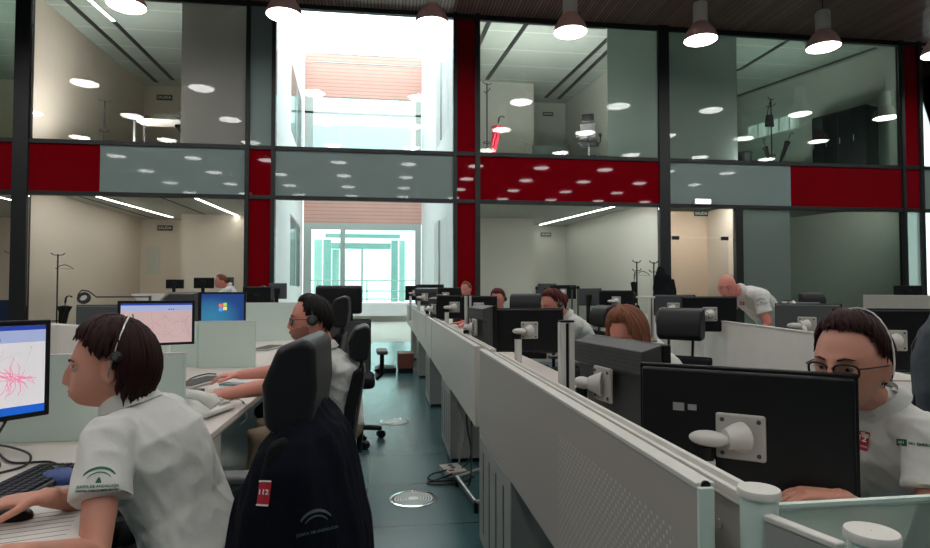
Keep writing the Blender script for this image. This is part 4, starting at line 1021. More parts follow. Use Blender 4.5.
def person(label, facing, pelvis, neck, head, head_a, head_p, wrists, knees=None, feet=None, male=False, voxel=.006, skin=SK1, shirt=True,
           hair='bob', hm=HR_aub, roll=0, hand_dirs=None, poles=None, curl=.5, sleeve=.52, trous=M_trous, detail=True, seed=1, shw=None, hscale=1.0, group=None):
    f = side_of(facing); l = side_of(facing+PI/2); up = V((0, 0, 1))
    root_loc = V((pelvis[0], pelvis[1], 0)); r = empty('person', root_loc, 0, label, 'person', group)
    T = -root_loc; pel = V(pelvis)+T; nk = V(neck)+T; hd = V(head)+T
    shw = shw or (.19 if male else .165)
    spine = (nk-pel).normalized(); dpt = l.cross(spine) if True else f      # depth axis
    dpt = (f-spine*f.dot(spine)).normalized()
    def at(t): return pel.lerp(nk, t)
    bow = -dpt*.03
    TR = ((0, .165, .125, 0), (.12, .155, .115, .2), (.32, .135 if not male else .15, .105, .6), (.55, .15 if not male else .165, .115, 1), (.75, .165 if not male else .185, .115, .9), (.90, .13 if not male else .15, .085, .5))
    def torso(mb, g):
        rings = [(at(t)+bow*b_*(1.6 if male else .5), l*(rx+g), dpt*(ry+g)) for t, rx, ry, b_ in TR]
        rings.append((at(1.0)-spine*.0, l*(.07+g), dpt*(.065+g))); loft(mb, rings, 28)
    body = MB(); torso(body, -.006)
    fwd = V((math.cos(head_a)*math.cos(head_p), math.sin(head_a)*math.cos(head_p), -math.sin(head_p)))
    rt = fwd.cross(up).normalized(); hu = rt.cross(fwd).normalized()
    HM = Matrix.Translation(hd) @ Matrix((rt, fwd, hu)).transposed().to_4x4() @ Matrix.Rotation(roll, 4, 'Y') @ Matrix.Scale(hscale, 4)
    add_head(body, HM, male)
    limb(body, [nk-spine*.05, nk+spine*.02, HM @ V((0, -.030, -.065)), HM @ V((0, -.02, -.02))], [.062, .052 if not male else .060, .050 if not male else .058, .055], 18)
    sh = {}; arms = {}
    for key, s, wr in (('L', 1, wrists[0]), ('R', -1, wrists[1])):
        S = nk - spine*.055 + l*s*shw + dpt*.0; wv = V(wr)+T
        pole = V(poles[key]) if poles and key in poles else (-up*1.0 + l*s*.45 - f*.25)
        E_, W_ = ik(S, wv, .285, .25, pole); sh[key] = S; arms[key] = (E_, W_)
        ks = 1.12 if male else 1.0
        body_pts = [S+l*s*.0, S.lerp(E_, .3), S.lerp(E_, .7), E_, E_.lerp(W_, .25), E_.lerp(W_, .6), W_]
        limb(body, body_pts, [.047*ks, .044*ks, .038*ks, .036*ks, .037*ks, .030*ks, .0235*ks], 18)
        limb(body, [nk-spine*.05+l*s*.04, nk-spine*.045+l*s*.10, S], [.05, .048, .05], 14)
        hd_ = V(hand_dirs[key]) if hand_dirs and key in hand_dirs else (W_-E_).normalized()*.7+f*.4; hd_.z *= .3
        hand(body, W_, hd_, V((0, 0, -1)), key == 'R', curl, 1.05 if male else .95)
    kn = [V(k_)+T for k_ in knees] if knees else [pel+f*.42+l*.13-up*.03, pel+f*.42-l*.13-up*.03]
    ft = [V(k_)+T for k_ in feet] if feet else [V((k_.x, k_.y, .09))+f*.03 for k_ in kn]
    hips = [pel+l*.09-up*.02, pel-l*.09-up*.02]
    for a_, b_, c_ in zip(hips, kn, ft):
        limb(body, [a_, a_.lerp(b_, .5), b_, b_.lerp(c_, .4), c_], [.078, .068, .052, .050, .034], 16)
    remesh(body, 'body', skin, r, voxel)
    # clothes
    leg = MB(); rings = [(at(t), l*(rx+.008), dpt*(ry+.008)) for t, rx, ry in ((-.02, .165, .13), (.1, .16, .12), (.2, .15, .112))]; loft(leg, rings, 24)
    for a_, b_, c_ in zip(hips, kn, ft): limb(leg, [a_, a_.lerp(b_, .5), b_, b_.lerp(c_, .5), c_], [.096, .084, .070, .062, .056], 16)
    remesh(leg, 'trousers', trous, r, max(voxel*1.5, .01))
    for c_ in ft:
        MB().tube([c_-f*.05-up*.045, c_+f*.02-up*.045, c_+f*.12-up*.055, c_+f*.18-up*.062], [.038, .042, .038, .02], 12, flat=.8).build('shoe', M_black, r)
    st = MB(); torso(st, .012)
    for key, s in (('L', 1), ('R', -1)):
        S = sh[key]; E_, W_ = arms[key]
        limb(st, [nk-spine*.045+l*s*.035, nk-spine*.045+l*s*.10, S+l*s*.004], [.052, .056, .060], 18)
        e = S.lerp(E_, sleeve/.52*.62); d = (e-S).normalized(); a = (f-d*f.dot(d)).normalized(); b_ = d.cross(a)
        rr = (.066 if male else .062)
        rings = [(S-d*.01, a*.062, b_*.062), (S.lerp(e, .4), a*rr, b_*rr), (S.lerp(e, .8), a*(rr+.001), b_*(rr+.001)), (e, a*(rr+.003), b_*(rr+.003))]
        vs0 = len(st.v); n = 24; vs = []; fs = []
        for c, p_, q_ in rings:
            for k in range(n): t = 2*PI*k/n; vs.append(c+p_*math.cos(t)+q_*math.sin(t))
        for i in range(3):
            for k in range(n): fs.append((i*n+k, i*n+(k+1) % n, (i+1)*n+(k+1) % n, (i+1)*n+k))
        fs.append(tuple(reversed(range(n)))); fs.append(tuple(range(3*n, 4*n))); st.add(vs, fs)
        if detail:
            MB().tube([e-d*.022, e-d*.002], [rr+.0045, rr+.0055], 28).build('sleeve_hem', M_polo, r)
    limb(st, [nk-spine*.07, nk-spine*.02, nk+((HM @ V((0, -.03, -.07)))-nk).normalized()*.030], [.078, .075, .064], 20)
    def fold(co):
        q = co*7; v = noise.noise(V((q.x*1.2+q.z*.8, q.y*1.2-q.z*.5, q.z*.7)))
        v2 = noise.noise(V((co.x*16+co.z*12, co.y*16, co.z*9-co.x*8+seed)))
        return .007*(1-abs(v)*3.2)*.7+.004*(1-abs(v2)*2.4)
    so = remesh(st, 'polo_shirt', M_polo, r, max(voxel*1.15, .006), 3, fold if detail else None)
    # collar: a folded band round the neck
    hb_ = HM @ V((0, -.03, -.07)); ax = ((hb_-nk).normalized()*.55+spine*.45).normalized(); cf = (f-ax*f.dot(ax)).normalized(); cc = nk+ax*.022; rings = []; vs = []; fs = []; n = 30
    for j, (g, h) in enumerate(((.062, .018), (.067, .030), (.074, .020), (.088, -.012), (.085, -.014), (.070, .015))):
        for k in range(n+1):
            t = .22+(2*PI-.44)*k/n   # opening at the front
            ext = (1.05 if j in (3, 4) else 1.0) if (k < 3 or k > n-3) else 1.0
            vs.append(cc+cf*math.cos(t)*g*1.0*ext+l*math.sin(t)*g*1.02+ax*(h-(.014 if (k < 3 or k > n-3) and j in (3, 4) else 0)-.008*math.cos(t)))
    for j in range(5):
        for k in range(n): fs.append((j*(n+1)+k, j*(n+1)+k+1, (j+1)*(n+1)+k+1, (j+1)*(n+1)+k))
    MB().add(vs, fs).build('collar', M_polo, r, smooth=60)
    if hair: hair_obj(HM, hair, hm, r, N=300 if detail else 120, seed=seed)
    # face
    for s in (-1, 1):
        e = MB().sph((s*.0305, .0755, .001), .0112, 16, 10, HM).build('eye', M_eye, r)
        MB().sph((s*.0305, .0822, -.0005), .0056, 12, 8, HM).build('iris', M_iris, e)
        if detail:
            MB().tube([HM @ V((s*(.0305-.0150), .086, .002)), HM @ V((s*(.0305-.006), .0925, .0075)), HM @ V((s*(.0305+.006), .0905, .0075)), HM @ V((s*(.0305+.0150), .080, .001))], [.0015, .003, .003, .0015], 8).build('eyelid', skin, e)
        MB().tube([HM @ V((s*.014, .0975, .022)), HM @ V((s*.03, .0935, .0275)), HM @ V((s*.047, .079, .023))], [.0034, .0038, .0014], 8, flat=.7).build('eyebrow', hm or HR_dk, r)
    MB().tube([HM @ V((-.021, .0935, -.0640)), HM @ V((-.010, .1030, -.0600)), HM @ V((0, .1055, -.0612)), HM @ V((.010, .1030, -.0600)), HM @ V((.021, .0935, -.0640))], [.001, .0045, .0045, .0045, .001], 10).build('upper_lip', M_lips, r)
    MB().tube([HM @ V((-.020, .0935, -.0645)), HM @ V((-.009, .1020, -.0695)), HM @ V((.009, .1020, -.0695)), HM @ V((.020, .0935, -.0645))], [.001, .0052, .0052, .001], 10).build('lower_lip', M_lips, r)
    return dict(root=r, HM=HM, T=T, f=f, l=l, dpt=dpt, spine=spine, sh=sh, arms=arms, shirt=so, nk=nk, pel=pel)
def headset(p, k=1.12, band=M_alu, mic=1, tilt=0.0, pad=1.0, lift=0.0):
    HM = p['HM']; r = empty('headset', p['root'].location, 0, p.get('hs', 'headset'), 'headset'); T = Matrix.Identity(4)
    pts = []
    for i in range(17):
        a = -PI*.03+PI*1.06*i/16; pts.append(HM @ V((.083*k*math.cos(a), -.012-tilt*math.sin(a), -.008+.128*k*math.sin(a))))
    MB().tube(pts, .0022, 8).build('headband', band, r)
    for s in ((-1, 1) if pad > .3 else ()):
        c = HM @ V((s*.086*k, -.010-lift*.6, -.004+lift)); d = (HM.to_3x3() @ V((s, 0, 0))).normalized()
        MB().tube([c-d*.012, c-d*.004, c+d*.004, c+d*.010], [.024*pad, .029*pad, .026*pad, .018*pad], 20).build('ear_cushion', M_blackm, r)
        MB().tube([c+d*.009, c+d*.013], [.015*pad, .012*pad], 16).build('ear_cap', M_greyp, r)
    if mic:
        MB().tube([HM @ V((mic*.088*k, -.005, -.015)), HM @ V((mic*.086, .04, -.045)), HM @ V((mic*.055, .085, -.062)), HM @ V((mic*.03, .108, -.064))], .0022, 8).build('microphone_boom', M_black, r)
        MB().sph(tuple(HM @ V((mic*.026, .110, -.064))), .007, 12, 8).build('microphone', M_black, r)
    return r
def glasses(p, m=M_black):
    HM = p['HM']; r = empty('spectacles', p['root'].location, 0, p.get('gl', 'spectacles'), 'glasses')
    for s in (-1, 1):
        pts = []
        for i in range(24):
            a = 2*PI*i/24; x = .0265*math.copysign(abs(math.cos(a))**.7, math.cos(a)); z = .0175*math.copysign(abs(math.sin(a))**.75, math.sin(a))
            pts.append(HM @ V((s*.0325+x, .1045-abs(s*.0325+x)**2*4.2, -.004+z)))
        f_ = MB().tube(pts, .0030, 8, closed=True).build('rim', m, r)
        MB().add([tuple(q) for q in pts], [tuple(range(24))]).build('lens', G_spec, f_, smooth=0)
        MB().tube([HM @ V((s*.056, .093, .004)), HM @ V((s*.072, .075, .005)), HM @ V((s*.084, .02, .003)), HM @ V((s*.086, -.012, .001)), HM @ V((s*.084, -.024, -.012))], .0021, 8).build('temple', m, r)
    MB().tube([HM @ V((-.010, .1035, .001)), HM @ V((0, .107, .004)), HM @ V((.010, .1035, .001))], .002, 8).build('bridge', m, r)
    return r

# --- woman at the near left desk
f180 = math.radians(180)
hL1 = atD(112, 365, 1.66)
p1 = person('woman in a white polo with a dark auburn bob, typing by the map screen', math.radians(176),
            (-.52, 1.78, .56), atD(132, 408, 1.70), hL1, math.radians(192), math.radians(4),
            (atZ(8, 556, .79), atZ(45, 497, .79)), sleeve=.46, voxel=.0042, hair='bob', hm=HR_aub, seed=11, hand_dirs={'R': (-1, -.35, 0), 'L': (-1, .1, 0)})
p1['hs'] = 'thin headset on the dark auburn bob of the woman typing'; headset(p1, 1.16, mic=0, tilt=.045, pad=.5, lift=.034)
# --- man with glasses
hL2 = atD(311, 319, 3.2)
p2 = person('bearded man with glasses in a white polo, typing beyond the chair with the navy jacket', math.radians(182),
            (-.26, 3.38, .56), atD(324, 352, 3.25), hL2, math.radians(184), math.radians(4),
            (atZ(215, 396, .79), (-.93, 3.62, .80)), male=True, voxel=.006, hair='short', hm=HR_blk, skin=SK2, seed=5, trous=M_khaki, hscale=1.04, hand_dirs={'L': (-1, .15, 0), 'R': (-1, -.1, 0)})
p2['hs'] = 'black headset worn by the bearded man'; headset(p2, 1.07, band=M_greyp, mic=1)
p2['gl'] = 'dark rimmed glasses of the bearded man'; glasses(p2)
# --- woman with glasses on the right
hR1 = atD(850, 363, 1.60)
p3 = person('woman with dark glasses and pulled-back hair behind the large black monitor', math.radians(180),
            (1.57, 1.62, .56), atD(875, 408, 1.68), hR1, math.radians(206), math.radians(5),
            (atZ(838, 497, .785), (1.12, 1.75, .78)), poles={'L': (1, -.3, -.45)}, voxel=.0042, hair='up', hm=HR_aub, seed=3, skin=SK1, hscale=1.05, sleeve=.38)
p3['hs'] = 'thin headset band over the hair of the woman with dark glasses'; headset(p3, 1.135, band=M_whitep, mic=0, tilt=.045, pad=.25)
p3['gl'] = 'black cat-eye glasses of the woman behind the large monitor'; glasses(p3)
# --- woman with light brown hair
p4 = person('woman with long light brown hair bending over her desk by the perforated monitor', math.radians(190),
            (1.50, 3.05, .56), atD(648, 353, 3.08), atD(627, 331, 2.95), math.radians(212), math.radians(34),
            ((1.15, 2.85, .78), (1.15, 3.15, .78)), voxel=.006, hair='long', hm=HR_blo, seed=8, skin=SK2)
p5 = person('woman with a dark reddish bun seated behind the second black monitor', math.radians(190),
            (1.95, 5.35, .56), atD(566, 318, 5.25), atD(553, 304, 5.2), math.radians(196), math.radians(22),
            ((1.3, 5.2, .78), (1.3, 5.4, .78)), voxel=.009, hair='up', hm=HR_red, seed=4, skin=SK2, detail=False, hscale=1.05)
p5['hs'] = 'headset on the woman with the reddish bun'; headset(p5, 1.1, mic=0)
p6 = person('red-haired person with a headset, face towards the aisle, behind the grey ridged monitor', math.radians(215),
            (1.85, 7.7, .56), atD(500, 312, 7.5), atD(498, 299, 7.4), math.radians(242), math.radians(20),
            ((1.3, 7.4, .78), (1.4, 7.2, .78)), voxel=.01, hair='up', hm=HR_red, seed=6, skin=SK3, detail=False, hscale=1.05)
p6['hs'] = 'headset on the red-haired person'; headset(p6, 1.1, mic=0)
p7 = person('distant ruddy person in front of the red column at the aisle bench', math.radians(200),
            (1.6, 9.8, .58), atD(467, 301, 9.6), atD(466, 289.5, 9.5), math.radians(235), math.radians(10),
            ((1.15, 9.5, .80), (1.2, 9.3, .80)), voxel=.012, hair='short', hm=HR_blo, seed=7, skin=SK3, detail=False, male=True)
# --- bald man leaning
hb = atD(727, 287, 5.9); nb = atD(740, 292, 6.0)
p8 = person('bald man in a white polo leaning on a desk near the glass door', math.radians(196),
            atD(780, 331, 6.25), nb, hb, math.radians(226), math.radians(12), (atD(754, 343, 5.75), atD(735, 338, 6.2)), male=True, voxel=.007, hair=None, hm=HR_blo,
            skin=SK3, knees=(atD(788, 355, 6.1), atD(790, 352, 6.4)), feet=(atD(792, 410, 6.1), atD(794, 402, 6.4)), seed=9, hscale=1.08,
            poles={'L': (1, -.1, .2), 'R': (.3, .5, 0)})
p9 = person('distant man in a white shirt seated behind small monitors, left of the red column', math.radians(190),
            (-2.75, 10.9, .72), atD(229, 287, 10.6), atD(221, 281.5, 10.5), math.radians(205), math.radians(12),
            ((-3.4, 10.7, .95), (-3.4, 10.95, .95)), voxel=.012, hair='short', hm=HR_blo, seed=12, skin=SK3, detail=False, male=True)

# prints on the shirts
def frame_for(p, key, along=.5):
    S = p['sh'][key]; E_ = p['arms'][key][0]; return S, E_
def sleeve_logo(p, key, dist, sc, m=M_green, view=None, shift=0, lines=('JUNTA DE ANDALUCIA', 'EMPRESA PUBLICA EMERGENCIAS')):
    S, E_ = frame_for(p, key); d = (E_-S).normalized(); o = S.lerp(E_, dist); vd = view; rgt = vd.cross(V((0, 0, 1))).normalized(); up_ = -d; up_ = (up_-vd*up_.dot(vd)).normalized(); rgt = vd.cross(up_).normalized()
    o = o+rgt*shift
    for r0, r1, z in ((.040, .047, -.012), (.031, .034, -.012)):
        vs, fs = arch(r0*sc, r1*sc, .62, PI-.62, z0=z*sc); decal(vs, fs, p['shirt'], o, rgt, up_, vd, m, 'logo_arch', p['root'])
    decal([(-.007*sc, -.006*sc), (.007*sc, -.006*sc), (.004*sc, .004*sc), (0, .010*sc), (-.004*sc, .004*sc)], [(0, 1, 2, 3, 4)], p['shirt'], o, rgt, up_, vd, m, 'logo_figure', p['root'])
    for i, t in enumerate(lines):
        vs, fs = text_mesh(t, .0088*sc*(1 if i == 0 else .72), .0003); decal([(v[0], v[1]-(.014+i*.0095)*sc) for v in vs], fs, p['shirt'], o, rgt, up_, vd, m, 'logo_text', p['root'])
camp = V((0, 0, H))
def vdir(p, pt): return (pt-(camp+p['T'])).normalized()
S, E_ = frame_for(p1, 'L'); sleeve_logo(p1, 'L', .38, .92, view=vdir(p1, S.lerp(E_, .38)), shift=-.010)
def patch(p, o, vd, w, h, m, nm, roll=0):
    up_ = V((0, 0, 1)); up_ = (up_-vd*up_.dot(vd)).normalized(); rgt = vd.cross(up_).normalized()
    if roll: rgt, up_ = rgt*math.cos(roll)+up_*math.sin(roll), up_*math.cos(roll)-rgt*math.sin(roll)
    vs, fs = rect2(-w/2, -h/2, w/2, h/2); decal(vs, fs, p['shirt'], o, rgt, up_, vd, m, nm, p['root'], .0015); return rgt, up_
def badge(p, px, py, d, w, h, roll=0):
    o = atD(px, py, d)+p['T']; vd = vdir(p, o); rgt, up_ = patch(p, o, vd, w, h, M_redp, 'chest_badge', roll)
    vs, fs = text_mesh('112', h*.42, .0008); decal([(v[0], v[1]+h*.12) for v in vs], fs, p['shirt'], o, rgt, up_, vd, M_whp, 'badge_number', p['root'], .0025)
    vs, fs = text_mesh('EMERGENCIAS', h*.12, .0002); decal([(v[0], v[1]-h*.28) for v in vs], fs, p['shirt'], o, rgt, up_, vd, M_whp, 'badge_text', p['root'], .0025)
badge(p3, 860, 440, 1.6, .042, .052, -.15)
o = atD(902, 442.5, 1.55)+p3['T']; vd = vdir(p3, o); rgt, up_ = patch(p3, o, vd, .022, .017, M_green, 'sleeve_badge')
vs, fs = text_mesh('061', .009, .0003); decal(vs, fs, p3['shirt'], o, rgt, up_, vd, M_whp, 'sleeve_number', p3['root'], .0025)
vs, fs = text_mesh('061 EMERGENCIAS', .0095, .0004, 'LEFT'); decal([(v[0]+.014, v[1]) for v in vs], fs, p3['shirt'], o, rgt, up_, vd, M_green, 'sleeve_text', p3['root'])
badge(p8, 742, 303.5, 5.9, .045, .035)
S, E_ = frame_for(p8, 'L'); sleeve_logo(p8, 'L', .25, 1.1, m=M_greyprint, view=vdir(p8, S.lerp(E_, .25)))

# ================================================================= LEFT DESKS
def ldesk(y0, y1, x0, x1, label):
    r = empty('desk', ((x0+x1)/2, (y0+y1)/2, 0), 0, label, 'desk', 'desks left of the aisle'); w, L = x1-x0, y1-y0
    MB().box(-w/2, -L/2, DZ-.028, w/2, L/2, DZ).build('worktop', M_desk, r, bevel=.004)
    MB().box(w/2-.09, -L/2+.02, DZ-.085, w/2-.06, L/2-.02, DZ-.028).build('apron', M_lgrey, r, smooth=0)
    for sx in (-1, 1):
        for sy in (-1, 1): MB().cbox((sx*(w/2-.09), sy*(L/2-.06), (DZ-.03)/2), (.045, .045, DZ-.03)).build('leg', M_lgrey, r, bevel=.004)
    return r
ldesk(.7, 2.47, -2.95, -.80, 'white desk where the woman with the auburn bob types')
ldesk(2.48, 4.69, -2.95, -.70, 'white desk with the white desk phone where the bearded man types')
ldesk(4.70, 7.25, -2.95, -.75, 'white desk beyond the mint divider, in front of the bearded man')
ldesk(7.8, 10.0, -2.4, -.9, 'white desk behind the blue desktop screen')
def drawers(x, y, label):
    r = empty('drawer_pedestal', (x, y, 0), 0, label, 'drawer unit')
    MB().box(-.42, -.2, .05, 0, .2, .64).build('carcass', M_desk, r, bevel=.004)
    for i in range(3):
        d = MB().box(0, -.195, .06+i*.195, .016, .195, .245+i*.195).build('drawer', M_whitep, r, bevel=.003)
        MB().box(.016, -.06, .20+i*.195, .026, .06, .212+i*.195).build('handle', M_alu, d, bevel=.002)
    for sx in (-.38, -.05):
        for sy in (-.16, .16): MB().cyl((sx, sy-.01, .025), (sx, sy+.01, .025), .025, n=12).build('caster', M_black, r)
    return r
drawers(-.80, 2.78, 'white drawer pedestal under the edge of the desk with the white phone')
def screenb(p, q, z0, z1, label, m=M_divd, th=.03):
    r = empty('desk_screen', ((p[0]+q[0])/2, (p[1]+q[1])/2, DZ), 0, label, 'desk screen', 'mint screens between the desks'); c = V(((p[0]+q[0])/2, (p[1]+q[1])/2))
    P = (p[0]-c.x, p[1]-c.y); Q = (q[0]-c.x, q[1]-c.y); MB().wall(P, Q, z0-DZ, z1-DZ, th).build('board', m, r, bevel=.003)
    MB().wall(P, Q, z1-DZ, z1-DZ+.006, th).build('top_trim', M_whitep, r, smooth=0)
    return r
screenb((-2.9, 2.45), (-.79, 2.45), DZ, 1.055, 'mint desk screen behind the head of the woman with the auburn bob')
screenb((-1.40, 4.66), (-.99, 4.66), DZ, 1.075, 'small mint desk screen between the blue desktop screen and the bearded man')
screenb((-1.66, 4.85), (-1.42, 4.70), DZ, 1.07, 'short mint screen joining at an angle beside the pink map screen')
screenb((-2.3, 5.05), (-1.70, 4.87), DZ, 1.06, 'mint desk screen behind the pink map screen')
screenb((-2.6, 7.2), (-1.0, 7.2), DZ, 1.17, 'tall mint desk screen behind the face of the bearded man')
screenb((-1.75, 6.3), (-1.50, 6.3), DZ, 1.06, 'narrow mint screen edge right of the blue desktop screen') if 0 else None
g3 = 'monitors on the left desks'
# near map screen: its right end sits at the frame edge
c = V((-1.42, 2.17, 0)); e = V((-1.20, 2.28))
aM = math.radians(-52)
place_c = V((-1.19, 2.27, 0)) - V((math.cos(aM-PI/2+PI), math.sin(aM-PI/2+PI), 0))*0
sd = V((math.cos(math.radians(52)), math.sin(math.radians(52)), 0))   # along the screen towards its right end
ctr = V((-1.19, 2.28, 0))-sd*.265
monitor('monitor', 'monitor with a white and pink road map facing the woman with the bob', (ctr.x, ctr.y, DZ), math.atan2(-sd.x, sd.y) if 0 else math.radians(-38), w=.53, h=.335, zc=.305, screen=map_screen(False), group=g3)
place_mon('monitor', 'monitor with a pinkish road map behind the auburn bob', 157, 323, 3.95, math.radians(-66), w=.46, h=.30, screen=map_screen(True), group=g3)
place_mon('monitor', 'monitor with a plain blue desktop and a four-coloured flag', 223, 309, 5.75, math.radians(-80), w=.42, h=.33, screen=win_screen, group=g3)
place_mon('monitor', 'back of a grey monitor just left of the pinkish map screen', 103, 322, 4.6, math.radians(100), w=.36, h=.27, kind='slate', group=g3)
place_mon('monitor', 'dark monitor seen from behind between the map screen and the blue desktop', 184, 309, 6.6, math.radians(60), w=.46, h=.36, kind='grey', group=g3)
place_mon('monitor', 'black monitor seen from behind right of the blue desktop screen', 257, 297, 7.9, math.radians(95), w=.36, h=.28, group=g3)
place_mon('monitor', 'small slate monitor against the courtyard window edge', 278, 291, 9.0, math.radians(80), w=.27, h=.24, kind='slate', group=g3)
place_mon('monitor', 'distant black monitor left of the seated man in the white shirt', 204, 283, 10.4, math.radians(92), w=.34, h=.19, group=g3, z0=1.03)
place_mon('monitor', 'distant black monitor further left before the cream room', 175, 284, 11.2, math.radians(92), w=.32, h=.17, group=g3, z0=1.03)
place_mon('monitor', 'small dark monitor right of the distant man in the white shirt', 228, 281.5, 11.4, math.radians(85), w=.22, h=.17, kind='slate', group=g3, z0=1.03)
r = empty('counter', (-3.9, 10.9, 0), 0, 'long dark-edged counter in front of the cream room carrying small monitors', 'counter')
MB().box(-.75, -.45, 1.0, .97, 1.2, 1.03).build('worktop', M_desk, r, bevel=.005); MB().box(-.73, -.43, .0, .6, -.38, 1.0).build('front_panel', M_dgrey, r, smooth=0)
for sx in (-.65, .85): MB().box(sx-.03, 1.05, 0, sx+.03, 1.15, 1.0).build('leg', M_lgrey, r, bevel=.004)
# desk phones, keyboards, mice, paper
def phone(c, a, label, sc=1):
    r = empty('desk_phone', c, a, label, 'phone')
    MB().prism([(-.09, .008), (.09, .008), (.09, .07), (.06, .075), (-.09, .022)], 0, -.10, .10).build('body', M_whitep, r, bevel=.006)
    MB().box(.0, .03, .058, .085, .075, .078, Matrix.Rotation(.0, 4, 'X')).build('display', M_dgrey, r, bevel=.002)
    b = MB()
    for i in range(3):
        for j in range(4): b.box(.012+i*.025, -.075+j*.022, .02+(j*.022)*.31, .030+i*.025, -.060+j*.022, .036+j*.022*.31)
    b.build('keypad', M_lgrey, r, bevel=.001)
    MB().tube([(-.065, -.10, .045), (-.065, -.085, .062), (-.065, -.04, .078), (-.065, .04, .088), (-.065, .08, .084), (-.065, .10, .066)], [.022, .026, .017, .017, .026, .022], 14).build('handset', M_whitep, r)
    r.scale = (sc, sc, sc); return r
def keyboard(c, a, label, m=M_dgrey, km=M_black, w=.44, d=.15):
    r = empty('keyboard', c, a, label, 'keyboard')
    MB().box(-w/2, -d/2, .004, w/2, d/2, .018).build('body', m, r, bevel=.004)
    b = MB()
    for i in range(18):
        for j in range(5):
            x = -w/2+.012+i*(w-.024)/18; y = -d/2+.012+j*(d-.024)/5; b.box(x, y, .017, x+(w-.024)/18*.82, y+(d-.024)/5*.8, .024)
    b.build('keys', km, r, smooth=0)
    for s in (-1, 1): MB().cyl((s*w*.42, d*.4, 0), (s*w*.42, d*.4, .006), .008, n=10).build('foot', M_black, r)
    return r
def mouse(c, a, label, m=M_black):
    r = empty('computer_mouse', c, a, label, 'mouse')
    MB().sph((0, 0, .010), (.030, .052, .024), 20, 12).build('shell', m, r); MB().cyl((-.004, .022, .030), (.004, .022, .030), .008, n=14).build('wheel', M_greyp, r)
    for o in KIDS(r): pass
    return r
phone(atZ(199, 414, DZ), math.radians(75), 'white desk phone with a handset at the edge of the bearded man desk', 1.3)
cp = atZ(236, 404, DZ)
cable([atZ(222, 402, DZ+.05), atZ(238, 399, DZ+.02), atZ(244, 404, DZ+.0), atZ(246, 418, DZ-.12), atZ(240, 424, DZ-.14)], .006, M_whitep, 'white phone cord hanging over the desk edge by the drawer pedestal')
q = atD(61, 350, 4.3); r = empty('label_printer', (q.x, q.y, DZ), math.radians(-30), 'white office printer with a small black window, left of the auburn head', 'printer')
MB().prism([(-.13, 0), (.13, 0), (.13, .27), (.05, .33), (-.13, .35)], 0, -.17, .17).build('body', M_whitep, r, bevel=.02, segs=3)
MB().box(-.06, -.137, .20, .06, -.128, .26).build('window', M_black, r, bevel=.003); MB().box(-.15, -.16, .08, .15, -.13, .10).build('paper_tray', M_lgrey, r, bevel=.003)
keyboard(atZ(199, 384, DZ), math.radians(75), 'grey keyboard between the hands of the bearded man', M_lgrey, M_greyp, .42, .16)
keyboard(atZ(268, 349, DZ), math.radians(80), 'keyboard on the white desk in front of the face of the bearded man', M_lgrey, M_greyp, .46, .17)
keyboard(atZ(18, 492, DZ), math.radians(88), 'black keyboard under the hand of the woman with the auburn bob', M_dgrey, M_black, .44, .15)
mouse(atZ(12, 520, DZ), math.radians(80), 'black mouse under the fingers of the woman with the auburn bob')
r = mouse(atZ(61, 481, DZ), math.radians(60), 'blue mouse beside the black keyboard', M_blue); r.scale = (1.5, 1.3, 1.1)
def sheet(c, a, w, d, label, m=M_paper, h=.004):
    r = empty('paper_sheet', c, a, label, 'paper'); MB().box(-w/2, -d/2, .0005, w/2, d/2, h).build('sheet', m, r, smooth=0); b = MB()
    for i in range(7): b.box(-w*.4, -d*.38+i*d*.1, h, w*.35, -d*.38+i*d*.1+.003, h+.0004)
    b.build('ruled_lines', M_greyprint, r, smooth=0); return r
sheet(atZ(40, 524, DZ), .3, .21, .297, 'white sheet of paper on the desk by the elbow of the woman with the bob')
sheet(atZ(235, 385, DZ), .2, .22, .29, 'pale paper beside the keyboard of the bearded man')
r = empty('calculator', atZ(232, 385, DZ+.005), math.radians(70), 'small blue grey calculator on the paper by the bearded man', 'calculator')
MB().box(-.04, -.065, 0, .04, .065, .012).build('body', mat('blue_grey_plastic', srgb(110, 128, 140), .4), r, bevel=.004); MB().box(-.03, .03, .012, .03, .055, .0135).build('display', M_dgrey, r, smooth=0)
cable([atZ(-14, 476, DZ+.006), atZ(24, 466, DZ+.006), atZ(30, 455, DZ+.02), atZ(14, 448, DZ+.02), atZ(-4, 446, DZ+.006), atZ(10, 462, DZ+.006), atZ(50, 462, DZ+.006), atZ(68, 472, DZ+.006)], .004, M_rub, 'thin black cable looping on the desk above the black keyboard')
cable([atZ(-6, 440, DZ+.1), atZ(4, 424, DZ+.12), atZ(8, 414, DZ+.16)], .005, M_rub, 'black cable hanging from the map screen')
cable([atZ(180, 387, DZ+.006), atZ(192, 378, DZ+.006), atZ(206, 374, DZ+.006), atZ(216, 374, DZ+.01)], .004, M_rub, 'thin black cable on the desk beyond the grey keyboard')
keyboard(atD(160, 294.5, 7.0).xy.to_3d()+V((0, 0, DZ)), .2, 'black keyboard behind the top of the pinkish map screen') if 0 else None
